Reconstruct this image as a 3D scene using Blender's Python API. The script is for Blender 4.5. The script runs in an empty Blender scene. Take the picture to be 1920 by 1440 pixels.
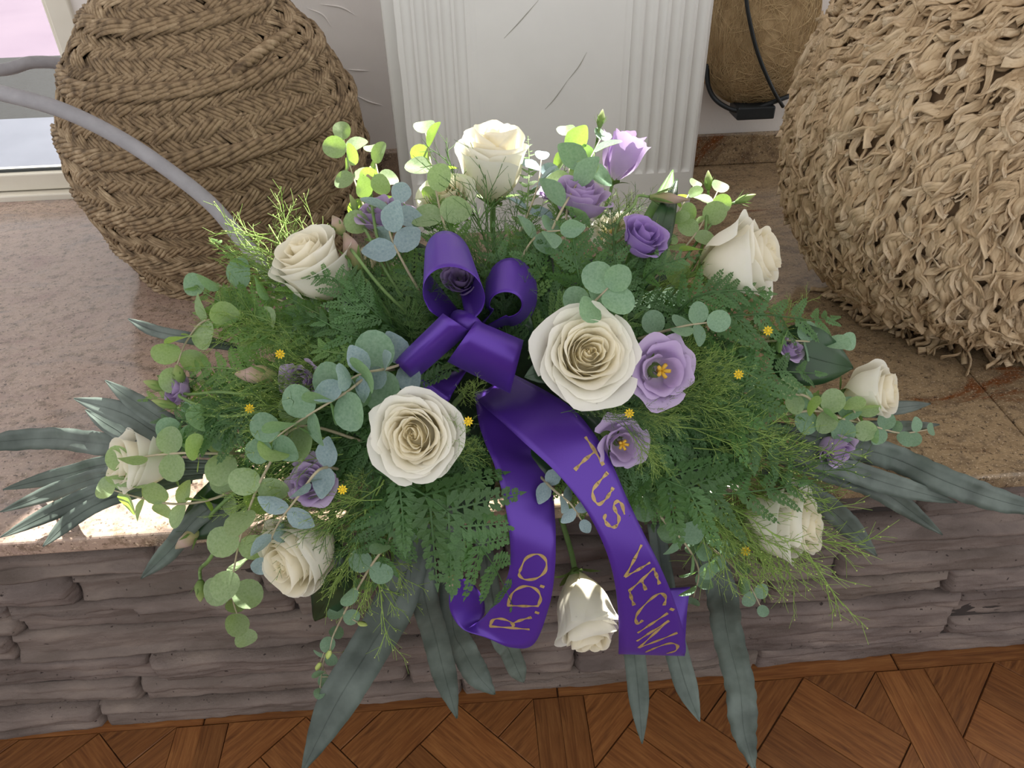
import bpy, math, random
import numpy as np
from mathutils import Vector, Matrix, noise
from mathutils.bvhtree import BVHTree

SC = bpy.context.scene
COL = SC.collection
RND = random.Random(7)

# ------------------------------------------------------------------ camera
FPX = 1450.0
PITCH, YAW, ROLL = 0.63165894, -0.05490279, -0.02849175
CAM = Vector((0.0, 0.0, 0.6))
RC = (Matrix.Rotation(YAW, 3, 'Z') @ Matrix.Rotation(math.pi/2 - PITCH, 3, 'X') @ Matrix.Rotation(ROLL, 3, 'Z'))
cd = bpy.data.cameras.new('camera')
cd.sensor_fit = 'HORIZONTAL'; cd.sensor_width = 36.0; cd.lens = 36.0*FPX/1920.0
cd.clip_start = 0.02; cd.clip_end = 200
cam = bpy.data.objects.new('camera', cd); COL.objects.link(cam)
cam.matrix_world = Matrix.Translation(CAM) @ RC.to_4x4()
SC.camera = cam
CRIGHT, CUP, CBACK = RC.col[0].copy(), RC.col[1].copy(), RC.col[2].copy()

# ------------------------------------------------------------------ world, sun, exposure
W = bpy.data.worlds.new('daylight'); SC.world = W; W.use_nodes = True
wb = W.node_tree.nodes['Background']
wb.inputs[0].default_value = (1.0, 0.99, 0.985, 1); wb.inputs[1].default_value = 1.12
SUN_SLOPE = Vector((0.40, 1.0, 1.25))           # towards the sun, through the added opening above the ledge
sd = bpy.data.lights.new('sun', 'SUN'); sd.energy = 19.0; sd.angle = 0.012; sd.color = (1.0, 0.96, 0.88)
sun = bpy.data.objects.new('sun', sd); COL.objects.link(sun)
sun.rotation_euler = SUN_SLOPE.to_track_quat('Z', 'Y').to_euler(); sun.location = (1.5, 4, 5)
VS = SC.view_settings
SC.display_settings.display_device = 'sRGB'
VS.view_transform = 'Standard'; VS.look = 'None'; VS.gamma = 1.0; VS.use_curve_mapping = False
VS.exposure = 0.12

# ------------------------------------------------------------------ measuring helpers
def ray(px, py):
    return RC @ Vector(((px-960)/FPX, (720-py)/FPX, -1.0))
def atY(px, py, Y):
    d = ray(px, py); return CAM + d*(Y/d.y)
def atZ(px, py, Z):
    d = ray(px, py); return CAM + d*((Z-CAM.z)/d.z)
def proj(p):
    q = RC.transposed() @ (Vector(p)-CAM)
    return (960+FPX*q.x/-q.z, 720-FPX*q.y/-q.z)
def mpp(p):                                     # metres per photo pixel at a point
    return (-(RC.transposed() @ (Vector(p)-CAM)).z)/FPX
LEDGE_F, WALL_Y, FLOOR_Z = 0.591, 1.572, -0.374
DC, DR = Vector((0.04, 0.82, -0.02)), Vector((0.58, 0.30, 0.31))   # the heap of flowers, roughly
def P(px, py, off=0.0):
    """a point on the heap of flowers; off = metres nearer to the viewer"""
    d = ray(px, py)
    o = Vector(((CAM.x-DC.x)/DR.x, (CAM.y-DC.y)/DR.y, (CAM.z-DC.z)/DR.z))
    e = Vector((d.x/DR.x, d.y/DR.y, d.z/DR.z))
    a, b, c = e.dot(e), o.dot(e), o.dot(o)-1
    D = b*b-a*c
    t = (-b-math.sqrt(D))/a if D > 0 else -b/a
    p = CAM + d*t
    if p.z < 0.014 and p.y > LEDGE_F-0.012:
        p = CAM + d*((0.014-CAM.z)/d.z)
        if p.y < LEDGE_F-0.012: p = atY(px, py, LEDGE_F-0.012)
    elif p.z < -0.02 and p.y > 0.575:
        p = atY(px, py, 0.56)
    return p - d.normalized()*off

# ------------------------------------------------------------------ object helpers
def link(name, data, parent=None, M=None):
    o = bpy.data.objects.new(name, data); COL.objects.link(o)
    if parent is not None: o.parent = parent
    if M is not None: o.matrix_basis = M
    return o
def mk(name, verts, faces, mat, smooth=True, attr=None):
    me = bpy.data.meshes.new(name)
    me.from_pydata([tuple(v) for v in verts], [], faces)
    if smooth: me.polygons.foreach_set('use_smooth', [True]*len(me.polygons))
    if mat is not None: me.materials.append(mat)
    if attr is not None:
        a = me.attributes.new('tt', 'FLOAT', 'POINT'); a.data.foreach_set('value', attr)
    return me
def ob(name, verts, faces, mat, parent=None, M=None, smooth=True, attr=None):
    return link(name, mk(name, verts, faces, mat, smooth, attr), parent, M)
LABELS = {}
def tag(o, label, cat, group=None):
    o['label'] = label; o['category'] = cat
    if group: o['group'] = group
    return o
def struct(o, label=None):
    o['kind'] = 'structure'
    if label: o['label'] = label
    return o
def root(name, loc, label, cat, group=None, R=None):
    M = Matrix.Translation(Vector(loc)) @ (R.to_4x4() if R is not None else Matrix.Identity(4))
    o = link(name, None, None, M); o.empty_display_size = 0.02
    tag(o, label, cat, group)
    return o, M, M.inverted()
def frame(z, xh=None):
    z = Vector(z).normalized()
    xh = Vector(xh) if xh is not None else Vector((1, 0, 0))
    x = xh - z*xh.dot(z)
    if x.length < 1e-5: x = Vector((0, 1, 0)) - z*z.y
    x.normalize(); y = z.cross(x)
    return Matrix((x, y, z)).transposed()
def yframe(y, zh):
    """local +Y along y, local +Z as near zh as possible"""
    y = Vector(y).normalized(); zh = Vector(zh)
    z = zh - y*zh.dot(y)
    if z.length < 1e-5: z = Vector((0, 0, 1)) - y*y.z
    z.normalize(); x = y.cross(z)
    return Matrix((x, y, z)).transposed()
def crom(pts, n):
    pts = [Vector(p) for p in pts]
    if len(pts) == 2:
        return [pts[0].lerp(pts[1], i/(n-1)) for i in range(n)]
    q = [pts[0]*2-pts[1]] + pts + [pts[-1]*2-pts[-2]]
    m = len(pts)-1; out = []
    for i in range(n):
        u = i/(n-1)*m; k = min(int(u), m-1); t = u-k
        a, b, c, d = q[k], q[k+1], q[k+2], q[k+3]
        out.append(0.5*((2*b) + (c-a)*t + (2*a-5*b+4*c-d)*t*t + (3*b-a-3*c+d)*t**3))
    return out
def tube(pts, rad, k=6, cap=True, V=None, F=None):
    V = [] if V is None else V; F = [] if F is None else F
    n = len(pts); up = Vector((0.13, 0.2, 1)).normalized(); base = len(V)
    for i, p in enumerate(pts):
        t = (pts[min(i+1, n-1)]-pts[max(i-1, 0)])
        t = t.normalized() if t.length > 1e-9 else Vector((0, 0, 1))
        a = up - t*up.dot(t)
        if a.length < 1e-4: a = Vector((1, 0, 0)) - t*t.x
        a.normalize(); b = t.cross(a); up = a
        r = rad(i/(n-1)) if callable(rad) else rad
        for j in range(k):
            an = 2*math.pi*j/k
            V.append(p + (a*math.cos(an)+b*math.sin(an))*r)
    for i in range(n-1):
        for j in range(k):
            q = base+i*k; F.append((q+j, q+(j+1) % k, q+k+(j+1) % k, q+k+j))
    if cap:
        F.append(tuple(base+j for j in reversed(range(k)))); F.append(tuple(base+(n-1)*k+j for j in range(k)))
    return V, F
def box(x0, x1, y0, y1, z0, z1, V=None, F=None):
    V = [] if V is None else V; F = [] if F is None else F
    b = len(V)
    V += [Vector(c) for c in ((x0,y0,z0),(x1,y0,z0),(x1,y1,z0),(x0,y1,z0),(x0,y0,z1),(x1,y0,z1),(x1,y1,z1),(x0,y1,z1))]
    F += [tuple(b+i for i in f) for f in ((0,3,2,1),(4,5,6,7),(0,1,5,4),(1,2,6,5),(2,3,7,6),(3,0,4,7))]
    return V, F
def bevel(o, w, seg=2):
    m = o.modifiers.new('bevel', 'BEVEL'); m.width = w; m.segments = seg; m.limit_method = 'ANGLE'
    return o
def sstep(a, b, x):
    t = max(0.0, min(1.0, (x-a)/(b-a))); return t*t*(3-2*t)
def nz(x, y=0.0, z=0.0): return noise.noise(Vector((x, y, z)))

# ------------------------------------------------------------------ materials
def rgb(h):
    c = [int(h[i:i+2], 16)/255 for i in (0, 2, 4)]
    return tuple((v/12.92 if v <= .04045 else ((v+.055)/1.055)**2.4) for v in c) + (1,)
class NT:
    def __init__(s, name):
        s.m = bpy.data.materials.new(name); s.m.use_nodes = True
        s.t = s.m.node_tree; s.b = s.t.nodes['Principled BSDF']; s.o = s.t.nodes['Material Output']
    def n(s, typ, **kw):
        x = s.t.nodes.new(typ)
        for k, v in kw.items():
            if k.startswith('i_'): x.inputs[k[2:].replace('_', ' ')].default_value = v
            else: setattr(x, k, v)
        return x
    def l(s, a, b): s.t.links.new(a, b)
    def coords(s, stretch=(1, 1, 1), rot=(0, 0, 0), kind='Object'):
        tc = s.n('ShaderNodeTexCoord'); mp = s.n('ShaderNodeMapping')
        mp.inputs['Scale'].default_value = stretch; mp.inputs['Rotation'].default_value = rot
        s.l(tc.outputs[kind], mp.inputs['Vector']); return mp.outputs['Vector']
    def noise(s, vec, scale, detail=4, rough=.55, dist=0.0):
        x = s.n('ShaderNodeTexNoise'); x.inputs['Scale'].default_value = scale; x.inputs['Detail'].default_value = detail
        x.inputs['Roughness'].default_value = rough; x.inputs['Distortion'].default_value = dist
        s.l(vec, x.inputs['Vector']); return x.outputs['Fac']
    def ramp(s, fac, stops, interp='LINEAR'):
        r = s.n('ShaderNodeValToRGB'); cr = r.color_ramp; cr.interpolation = interp
        cr.elements[0].position, cr.elements[0].color = stops[0]
        cr.elements[1].position, cr.elements[1].color = stops[-1]
        for p, c in stops[1:-1]:
            e = cr.elements.new(p); e.color = c
        s.l(fac, r.inputs['Fac']); return r.outputs['Color']
    def mix(s, fac, a, b, mode='MIX'):
        x = s.n('ShaderNodeMix', data_type='RGBA', blend_type=mode)
        for i, v in ((0, fac), (6, a), (7, b)):
            if isinstance(v, (int, float, tuple)): x.inputs[i].default_value = v
            else: s.l(v, x.inputs[i])
        return x.outputs[2]
    def bump(s, h, strength, dist=0.002):
        b = s.n('ShaderNodeBump'); b.inputs['Strength'].default_value = strength; b.inputs['Distance'].default_value = dist
        s.l(h, b.inputs['Height']); s.l(b.outputs['Normal'], s.b.inputs['Normal']); return b.outputs['Normal']
    def translucent(s, fac, col):
        t = s.n('ShaderNodeBsdfTranslucent'); mx = s.n('ShaderNodeMixShader'); mx.inputs[0].default_value = fac
        if isinstance(col, tuple): t.inputs[0].default_value = col
        else: s.l(col, t.inputs[0])
        s.l(s.b.outputs[0], mx.inputs[1]); s.l(t.outputs[0], mx.inputs[2]); s.l(mx.outputs[0], s.o.inputs['Surface'])
def simple(name, c1, c2=None, scale=20, rough=.6, bump=0, bscale=None, trans=0, tcol=None, spec=.5, stretch=(1, 1, 1), metal=0, bdist=.002, rnd=0.0):
    k = NT(name); v = k.coords(stretch)
    k.b.inputs['Roughness'].default_value = rough; k.b.inputs['Specular IOR Level'].default_value = spec
    k.b.inputs['Metallic'].default_value = metal
    f = k.noise(v, scale)
    c = k.ramp(f, [(.3, c1), (.7, c2 or c1)])
    if rnd:
        oi = k.n('ShaderNodeObjectInfo'); hs = k.n('ShaderNodeHueSaturation')
        mr = k.n('ShaderNodeMapRange'); mr.inputs['To Min'].default_value = 1-rnd; mr.inputs['To Max'].default_value = 1+rnd
        k.l(oi.outputs['Random'], mr.inputs['Value']); k.l(mr.outputs[0], hs.inputs['Value']); k.l(c, hs.inputs['Color']); c = hs.outputs[0]
    k.l(c, k.b.inputs['Base Color'])
    if bump: k.bump(k.noise(v, bscale or scale*3, 6), bump, bdist)
    if trans: k.translucent(trans, tcol or c)
    return k.m
# ================================================================== the room
def m_plaster():
    k = NT('plaster'); v = k.coords()
    f = k.noise(v, 5, 6); g = k.noise(v, 26, 8, .65, .6)
    k.l(k.ramp(f, [(.3, rgb('e4dedb')), (.7, rgb('eeeae6'))]), k.b.inputs['Base Color'])
    k.b.inputs['Roughness'].default_value = .75; k.bump(g, .25, .004); return k.m
def m_granite():
    k = NT('granite'); v = k.coords(rot=(0, 0, -.25)); vs = k.coords((1.3, 3.0, 1), (0, 0, .5))
    band = k.noise(vs, 4.0, 9, .72, 1.0); big = k.noise(v, 2.2, 3)
    grain = k.noise(v, 150, 4, .75); fine = k.noise(v, 330, 3, .8); blot = k.noise(v, 55, 5, .7)
    base = k.ramp(band, [(.28, rgb('665c50')), (.42, rgb('8c785e')), (.5, rgb('a08a6c')), (.58, rgb('7e6a52')), (.64, rgb('74421f')), (.72, rgb('64503e'))])
    grey = k.ramp(band, [(.3, rgb('857c7e')), (.5, rgb('ac958c')), (.7, rgb('9c8480'))])
    sx = k.n('ShaderNodeSeparateXYZ'); tc = k.n('ShaderNodeTexCoord'); k.l(tc.outputs['Object'], sx.inputs[0])
    mr = k.n('ShaderNodeMapRange'); mr.inputs['From Min'].default_value = -.5; mr.inputs['From Max'].default_value = .35
    mr.inputs['To Min'].default_value = .75; mr.inputs['To Max'].default_value = 0
    k.l(sx.outputs[0], mr.inputs[0])
    base = k.mix(mr.outputs[0], base, grey)
    base = k.mix(k.ramp(blot, [(.35, (.75, .75, .75, 1)), (.5, (0, 0, 0, 1))]), base, rgb('6a5a4a'))
    sp = k.ramp(grain, [(.37, (.85, .85, .85, 1)), (.43, (0, 0, 0, 1))])
    base = k.mix(sp, base, rgb('3e342c'))
    sp2 = k.ramp(fine, [(.58, (0, 0, 0, 1)), (.66, (.8, .8, .8, 1))])
    base = k.mix(sp2, base, rgb('d8c2a8'))
    k.l(base, k.b.inputs['Base Color'])
    k.b.inputs['Roughness'].default_value = .16; k.b.inputs['Specular IOR Level'].default_value = .5
    return k.m
def m_stone():
    k = NT('ledgestone'); v = k.coords((1, 1, 3.5)); w = k.coords()
    f = k.noise(v, 9, 6, .6, .3); g = k.noise(w, 60, 6, .7); st = k.noise(k.coords((.6, 1, 9)), 9, 5, .6)
    oi = k.n('ShaderNodeObjectInfo')
    c = k.ramp(f, [(.25, rgb('554a46')), (.5, rgb('706460')), (.75, rgb('8a7c74'))])
    c = k.mix(k.ramp(oi.outputs['Random'], [(0, (0, 0, 0, 1)), (1, (.35, .35, .35, 1))]), c, rgb('7a6e62'))
    pit = k.ramp(k.noise(w, 130, 2), [(.27, (1, 1, 1, 1)), (.31, (0, 0, 0, 1))])
    c = k.mix(pit, c, rgb('3a3230'))
    k.l(c, k.b.inputs['Base Color']); k.b.inputs['Roughness'].default_value = .85; k.b.inputs['Specular IOR Level'].default_value = .25
    mx = k.n('ShaderNodeMath', operation='ADD'); k.l(g, mx.inputs[0]); k.l(st, mx.inputs[1])
    k.bump(mx.outputs[0], .55, .006); return k.m
def m_wood():
    k = NT('wood_effect'); v = k.coords((2.2, 34, 8)); f = k.noise(v, 6, 8, .65, .8); g = k.noise(k.coords(), 14, 5)
    oi = k.n('ShaderNodeObjectInfo')
    c = k.ramp(f, [(.3, rgb('543119')), (.5, rgb('7c4f2a')), (.72, rgb('9a693c'))])
    c = k.mix(k.ramp(g, [(.35, (0, 0, 0, 1)), (.75, (.55, .55, .55, 1))]), c, rgb('75441f'))
    hs = k.n('ShaderNodeHueSaturation'); mr = k.n('ShaderNodeMapRange'); mr.inputs['To Min'].default_value = .78; mr.inputs['To Max'].default_value = 1.18
    k.l(oi.outputs['Random'], mr.inputs[0]); k.l(mr.outputs[0], hs.inputs['Value']); k.l(c, hs.inputs['Color'])
    k.l(hs.outputs[0], k.b.inputs['Base Color']); k.b.inputs['Roughness'].default_value = .42
    k.bump(f, .25, .001); return k.m
M_PLASTER, M_GRANITE, M_STONE, M_WOOD = m_plaster(), m_granite(), m_stone(), m_wood()
M_GROUT = simple('grout', rgb('3a2416'), rgb('50341f'), 60, .9)
M_MORTAR = simple('mortar', rgb('2e2725'), rgb('3a322f'), 40, .95)
M_FRAME = simple('window_paint', rgb('d9d3c4'), rgb('e2ddd0'), 12, .4)

# --- floor of tiles patterned like parquet
fx0, fx1 = -1.6, 1.8
fl = struct(ob('floor', *box(fx0, fx1, -1.2, 0.66, FLOOR_Z-.05, FLOOR_Z-.004), M_GROUT, smooth=False), 'brown wood-effect floor tiles in a diagonal parquet pattern')
def clip(poly, a, b, c):                         # keep a*x+b*y <= c
    out = []
    for i in range(len(poly)):
        p, q = poly[i], poly[(i+1) % len(poly)]
        dp, dq = a*p[0]+b*p[1]-c, a*q[0]+b*q[1]-c
        if dp <= 0: out.append(p)
        if (dp < 0 < dq) or (dq < 0 < dp):
            t = dp/(dp-dq); out.append((p[0]+(q[0]-p[0])*t, p[1]+(q[1]-p[1])*t))
    return out
def plank(poly, ang, h=.004):
    ar = sum(poly[i][0]*poly[(i+1) % len(poly)][1]-poly[(i+1) % len(poly)][0]*poly[i][1] for i in range(len(poly)))/2
    if abs(ar) < 4e-5: return
    if ar < 0: poly = poly[::-1]
    cx = sum(p[0] for p in poly)/len(poly); cy = sum(p[1] for p in poly)/len(poly)
    ca, sa = math.cos(-ang), math.sin(-ang); n = len(poly)
    loc = [((p[0]-cx)*ca-(p[1]-cy)*sa, (p[0]-cx)*sa+(p[1]-cy)*ca) for p in poly]
    def ins(d):
        r = []
        for x, y in loc:
            L = math.hypot(x, y) or 1; r.append((x-x/L*d, y-y/L*d))
        return r
    a, b = ins(.0009), ins(.0022)
    V = [(x, y, -.004) for x, y in a]+[(x, y, h-.0016) for x, y in a]+[(x, y, h) for x, y in b]
    F = [tuple(range(2*n, 3*n))]
    for i in range(n):
        j = (i+1) % n
        F += [(i, j, n+j, n+i), (n+i, n+j, 2*n+j, 2*n+i)]
    ob('plank', V, F, M_WOOD, fl, Matrix.Translation((cx, cy, FLOOR_Z-.004+RND.uniform(-.0006, .0006))) @ Matrix.Rotation(ang, 4, 'Z'), smooth=False)
TP = (atZ(1690, 1262, FLOOR_Z).x-atZ(1048, 1318, FLOOR_Z).x)
TX = atZ(1048, 1318, FLOOR_Z).x
BW = .034
TY1 = LEDGE_F+.012
def rect(x0, x1, y0, y1): return [(x0, y0), (x1, y0), (x1, y1), (x0, y1)]
for ix in range(-2, 2):
    for iy in range(-1, 0):
        x0 = TX+ix*TP; x1 = x0+TP; y1 = TY1+.03+(iy+1)*TP; y0 = y1-TP
        if x1 < -1.0 or x0 > 1.15: continue
        plank(rect(x0, x1, y1-BW, y1), 0); plank(rect(x0, x1, y0, y0+BW), 0)
        plank(rect(x0, x0+BW, y0+BW, y1-BW), math.pi/2); plank(rect(x1-BW, x1, y0+BW, y1-BW), math.pi/2)
        inner = (x0+BW, x1-BW, y0+BW, y1-BW); mx_, my_ = (x0+x1)/2, (y0+y1)/2
        s = (TP-2*BW)/math.sqrt(2)/2.0
        def put(u0, u1, v0, v1, a):
            r = math.sqrt(.5); poly = [(mx_+(u-v)*r, my_+(u+v)*r) for u, v in ((u0, v0), (u1, v0), (u1, v1), (u0, v1))]
            for A, B, Cc in ((1, 0, inner[1]), (-1, 0, -inner[0]), (0, 1, inner[3]), (0, -1, -inner[2])):
                if poly: poly = clip(poly, A, B, Cc)
            if len(poly) >= 3: plank(poly, a)
        for a in range(-3, 4):                   # basket weave turned by 45 degrees
            for b in range(-3, 4):
                u0, v0 = (a-.5)*s, (b-.5)*s
                if (a+b) % 2 == 0:
                    put(u0, u0+s, v0, v0+s*.5, math.pi/4); put(u0, u0+s, v0+s*.5, v0+s, math.pi/4)
                else:
                    put(u0, u0+s*.5, v0, v0+s, 3*math.pi/4); put(u0+s*.5, u0+s, v0, v0+s, 3*math.pi/4)

# --- low wall clad in stacked stone
wf = struct(ob('wall_front', *box(-1.5, 1.7, LEDGE_F+.034, LEDGE_F+.12, FLOOR_Z, -.02), M_MORTAR, smooth=False), 'low wall clad in stacked grey-brown ledgestone under the granite')
def stone(x0, x1, zlo, zhi, seed):
    r = random.Random(seed); L = x1-x0; H = zhi((x0+x1)/2)-zlo((x0+x1)/2)
    nx, nzz = max(8, int(L/.006)), max(8, int(H/.003))
    nl = r.choice((2, 3, 3, 4)); lay = sorted(r.uniform(.1, .9) for _ in range(nl)); dep = [r.uniform(-.008, .008) for _ in range(nl+1)]
    pro = r.uniform(-.006, .006); tilt = r.uniform(-.35, .35); r2 = r.random(); V, F = [], []
    cut0, cut1 = r.uniform(-.35, .35), r.uniform(-.35, .35)
    def front(u, w, x, z):
        ww = w+.12*nz(x*5, seed*3.1, w*1.2)+.04*nz(x*22, seed*1.7, 0)+(u-.5)*tilt
        d = dep[0]
        for bk, dd in zip(lay, dep[1:]):
            cr = math.exp(-((ww-bk)/.03)**2)*.0022
            d = d+(dd-d)*sstep(bk-.018, bk+.018, ww)-cr
        d += .007*nz(x*5, z*7, seed)+.004*nz(x*13, z*45, seed)+.0022*nz(x*35, z*110, seed)+.001*nz(x*110, z*200, seed)
        e = min(u*L, (1-u)*L, .009)/.009; g = min(w*H, (1-w)*H, .006)/.006
        return pro+d-.012*(1-min(1-(1-e)**2.6, 1-(1-g)**2.6))
    for i in range(nx+1):
        u = i/nx
        for j in range(nzz+1):
            w = j/nzz
            x = x0+u*L; zl, zh = zlo(x), zhi(x); z = zl+(zh-zl)*w
            if seed and 0 < j < nzz: z += 0
            xs = x+((w-.5)*H*(cut0*(1-u)+cut1*u) if False else 0)+(.004*nz(z*60, seed, 5.0) if i in (0, nx) else 0)
            V.append((xs, LEDGE_F+.020-front(u, w, x, z), z+(.0012*nz(x*60, seed, j) if j in (0, nzz) else 0)+(.0006 if j == 0 else -.0006 if j == nzz else 0)))
    m = len(V); W1 = nzz+1
    for i in range(nx):
        for j in range(nzz):
            F.append((i*W1+j, (i+1)*W1+j, (i+1)*W1+j+1, i*W1+j+1))
    ring = [i*W1 for i in range(nx+1)]+[nx*W1+j for j in range(1, W1)]+[i*W1+nzz for i in range(nx-1, -1, -1)]+[j for j in range(nzz-1, 0, -1)]
    for q in ring: V.append((V[q][0], LEDGE_F+.05, V[q][2]))
    n = len(ring)
    for i in range(n): F.append((ring[(i+1) % n], ring[i], m+i, m+(i+1) % n))
    cx, cz = (x0+x1)/2, (zlo((x0+x1)/2)+zhi((x0+x1)/2))/2
    ob('stone', [(a-cx, b, c-cz) for a, b, c in V], F, M_STONE, wf, Matrix.Translation((cx, 0, cz)))
rows = [-.022, -.082, -.128, -.184, -.230, -.292, -.334, -.379]
def rb(k, x):
    if k in (0, 7): return rows[k]
    return rows[k]+.010*nz(x*2.1, k*3.7)+.004*nz(x*7, k*5.1)
sr = random.Random(21); sk = 100
for ri in range(7):
    x = -1.15 - sr.uniform(0, .2)
    while x < 1.25:
        L = sr.uniform(.20, .55); xe = x+L; sk += 1; gp = .0006
        lo = lambda xx, r=ri: rb(r+1, xx); hi = lambda xx, r=ri: rb(r, xx)
        if sr.random() < .35 and rows[ri]-rows[ri+1] > .05:
            c0, c1 = sr.uniform(.35, .65), sr.uniform(.35, .65); xm = x+L*sr.uniform(.3, .7)
            mid = lambda xx, lo=lo, hi=hi, c0=c0, c1=c1, x=x, L=L: lo(xx)+(hi(xx)-lo(xx))*(c0+(c1-c0)*(xx-x)/L)
            stone(x+gp, xe-gp, lo, mid, sk); sk += 1
            stone(x+gp, xm-gp, mid, hi, sk); sk += 1
            stone(xm+gp, xe-gp, mid, hi, sk)
        else:
            stone(x+gp, xe-gp, lo, hi, sk)
        x = xe

# --- granite ledge of slabs with fine joints, and a low upstand along the wall
gl = struct(link('window_ledge', None), 'polished brown and pink granite ledge on the stone wall')
jx = atZ(1720, 590, 0).x; jx2 = atZ(1900, 790, 0).x
def slab(poly, z0, z1, name='slab', parent=gl, bv=.004):
    n = len(poly); V = [(x, y, z0) for x, y in poly]+[(x, y, z1) for x, y in poly]
    F = [tuple(reversed(range(n))), tuple(range(n, 2*n))]+[(i, (i+1) % n, n+(i+1) % n, n+i) for i in range(n)]
    o = ob(name, V, F, M_GRANITE, parent, smooth=False); bevel(o, bv, 3); return o
ja, jb = atZ(1700, 560, 0), atZ(1900, 790, 0)
sl_ = (jb.x-ja.x)/(jb.y-ja.y)
yF, yB = LEDGE_F, WALL_Y
xf, xb = ja.x+(yF-ja.y)*sl_, ja.x+(yB-ja.y)*sl_
slab([(-1.5, yF), (xf-.0006, yF), (xb-.0006, yB), (-1.5, yB)], -.021, 0)
slab([(xf+.0006, yF), (1.7, yF), (1.7, yB), (xb+.0006, yB)], -.021, 0)
# --- back wall with the low window at the left and an added, unseen opening letting sun onto the flowers
WX1 = -.69                                        # right edge of the low window
wallb = struct(link('wall_back', None), 'off-white plastered wall with trowel marks behind the ledge')
T = .10
def wpiece(x0, x1, z0, z1, nm='wall_piece'):
    return ob(nm, *box(x0, x1, WALL_Y, WALL_Y+T, z0, z1), M_PLASTER, wallb, smooth=False)
SILL, HEAD = 1.10, 1.40
wpiece(WX1, 2.2, -.4, SILL)                       # below the added opening
wpiece(WX1, -.12, SILL, 2.3)                      # left of it
wpiece(-.12, .70, HEAD, 2.3)                       # lintel set to keep the sun off the front flowers
wpiece(.70, 2.2, SILL, 2.3)
wpiece(-2.6, WX1, 1.0, 2.3); wpiece(-2.6, WX1, -.4, -.02)
# trowel ridges in the plaster
M_PL = M_PLASTER
for (a, b, c) in (((660, 175), (690, 190), (718, 198)), ((575, 15), (605, 28), (622, 52)), ((650, 130), (670, 132), (692, 133)), ((600, 8), (640, 14), (668, 30))):
    pts = crom([atY(*q, WALL_Y-.0004) for q in (a, b, c)], 12)
    V, F = tube(pts, lambda t: .0018*math.sin(math.pi*min(.98, max(.02, t))), 5)
    ob('trowel_ridge', V, F, M_PLASTER, wallb)
slab([(WX1-.02, WALL_Y-.022), (2.2, WALL_Y-.022), (2.2, WALL_Y), (WX1-.02, WALL_Y)], .0, .062, 'upstand')
# low window
w1 = struct(link('window_1', None), 'cream painted shop window at the far left')
M_GLASS = NT('glass'); M_GLASS.b.inputs['Transmission Weight'].default_value = 1; M_GLASS.b.inputs['Roughness'].default_value = 0; M_GLASS.b.inputs['IOR'].default_value = 1.01
M_GLASS = M_GLASS.m
def wf_(x0, x1, y0, y1, z0, z1): bevel(ob('window_frame', *box(x0, x1, y0, y1, z0, z1), M_FRAME, w1, smooth=False), .003)
wf_(-2.6, WX1+.004, WALL_Y-.03, WALL_Y+.06, -.02, .012)      # sill strip
wf_(-2.6, WX1-.03, WALL_Y-.01, WALL_Y+.04, .014, .048)       # bottom rail
wf_(WX1-.035, WX1+.006, WALL_Y-.012, WALL_Y+.05, .014, 1.0)  # stile
wf_(WX1-.045, WX1-.036, WALL_Y+.0, WALL_Y+.03, .048, 1.0)
ob('pane', *box(-2.6, WX1-.04, WALL_Y+.012, WALL_Y+.016, .048, 1.0), M_GLASS, w1, smooth=False)
ob('gasket', *box(-2.6, WX1-.045, WALL_Y+.004, WALL_Y+.011, .048, .053), simple('gasket', rgb('3c4040')), w1, smooth=False)
# unseen framed opening, added to shape the sun patches, no bars
w2 = struct(link('sun_opening', None), 'added unseen opening above the ledge that shapes the sunlight')
for b in ((-.12, .70, SILL, SILL+.012), (-.12, .70, HEAD-.012, HEAD), (-.12, -.108, SILL+.012, HEAD-.012), (.688, .70, SILL+.012, HEAD-.012)):
    ob('window_frame', *box(b[0], b[1], WALL_Y+.03, WALL_Y+.07, b[2], b[3]), M_FRAME, w2, smooth=False)
# outside, seen through the low window
struct(ob('pavement', *box(-6, 3, WALL_Y+.1, 2.22, -.08, -.03), simple('pavement', rgb('4e525e'), rgb('565a66'), 8, .7), smooth=False))
struct(ob('road', *box(-6, 3, 2.22, 2.95, -.08, -.03), simple('asphalt', rgb('07090b'), rgb('121518'), 50, .8, .3), smooth=False))
struct(ob('far_pavement', *box(-8, 6, 2.95, 9, -.08, -.03), simple('pink_paving', rgb('635566'), rgb('6a5c6c'), 3, .8), smooth=False))
# ceiling of the room
struct(ob('ceiling', *box(-2.6, 2.2, -.35, WALL_Y+.1, 2.3, 2.4), M_PLASTER, smooth=False))
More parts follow.
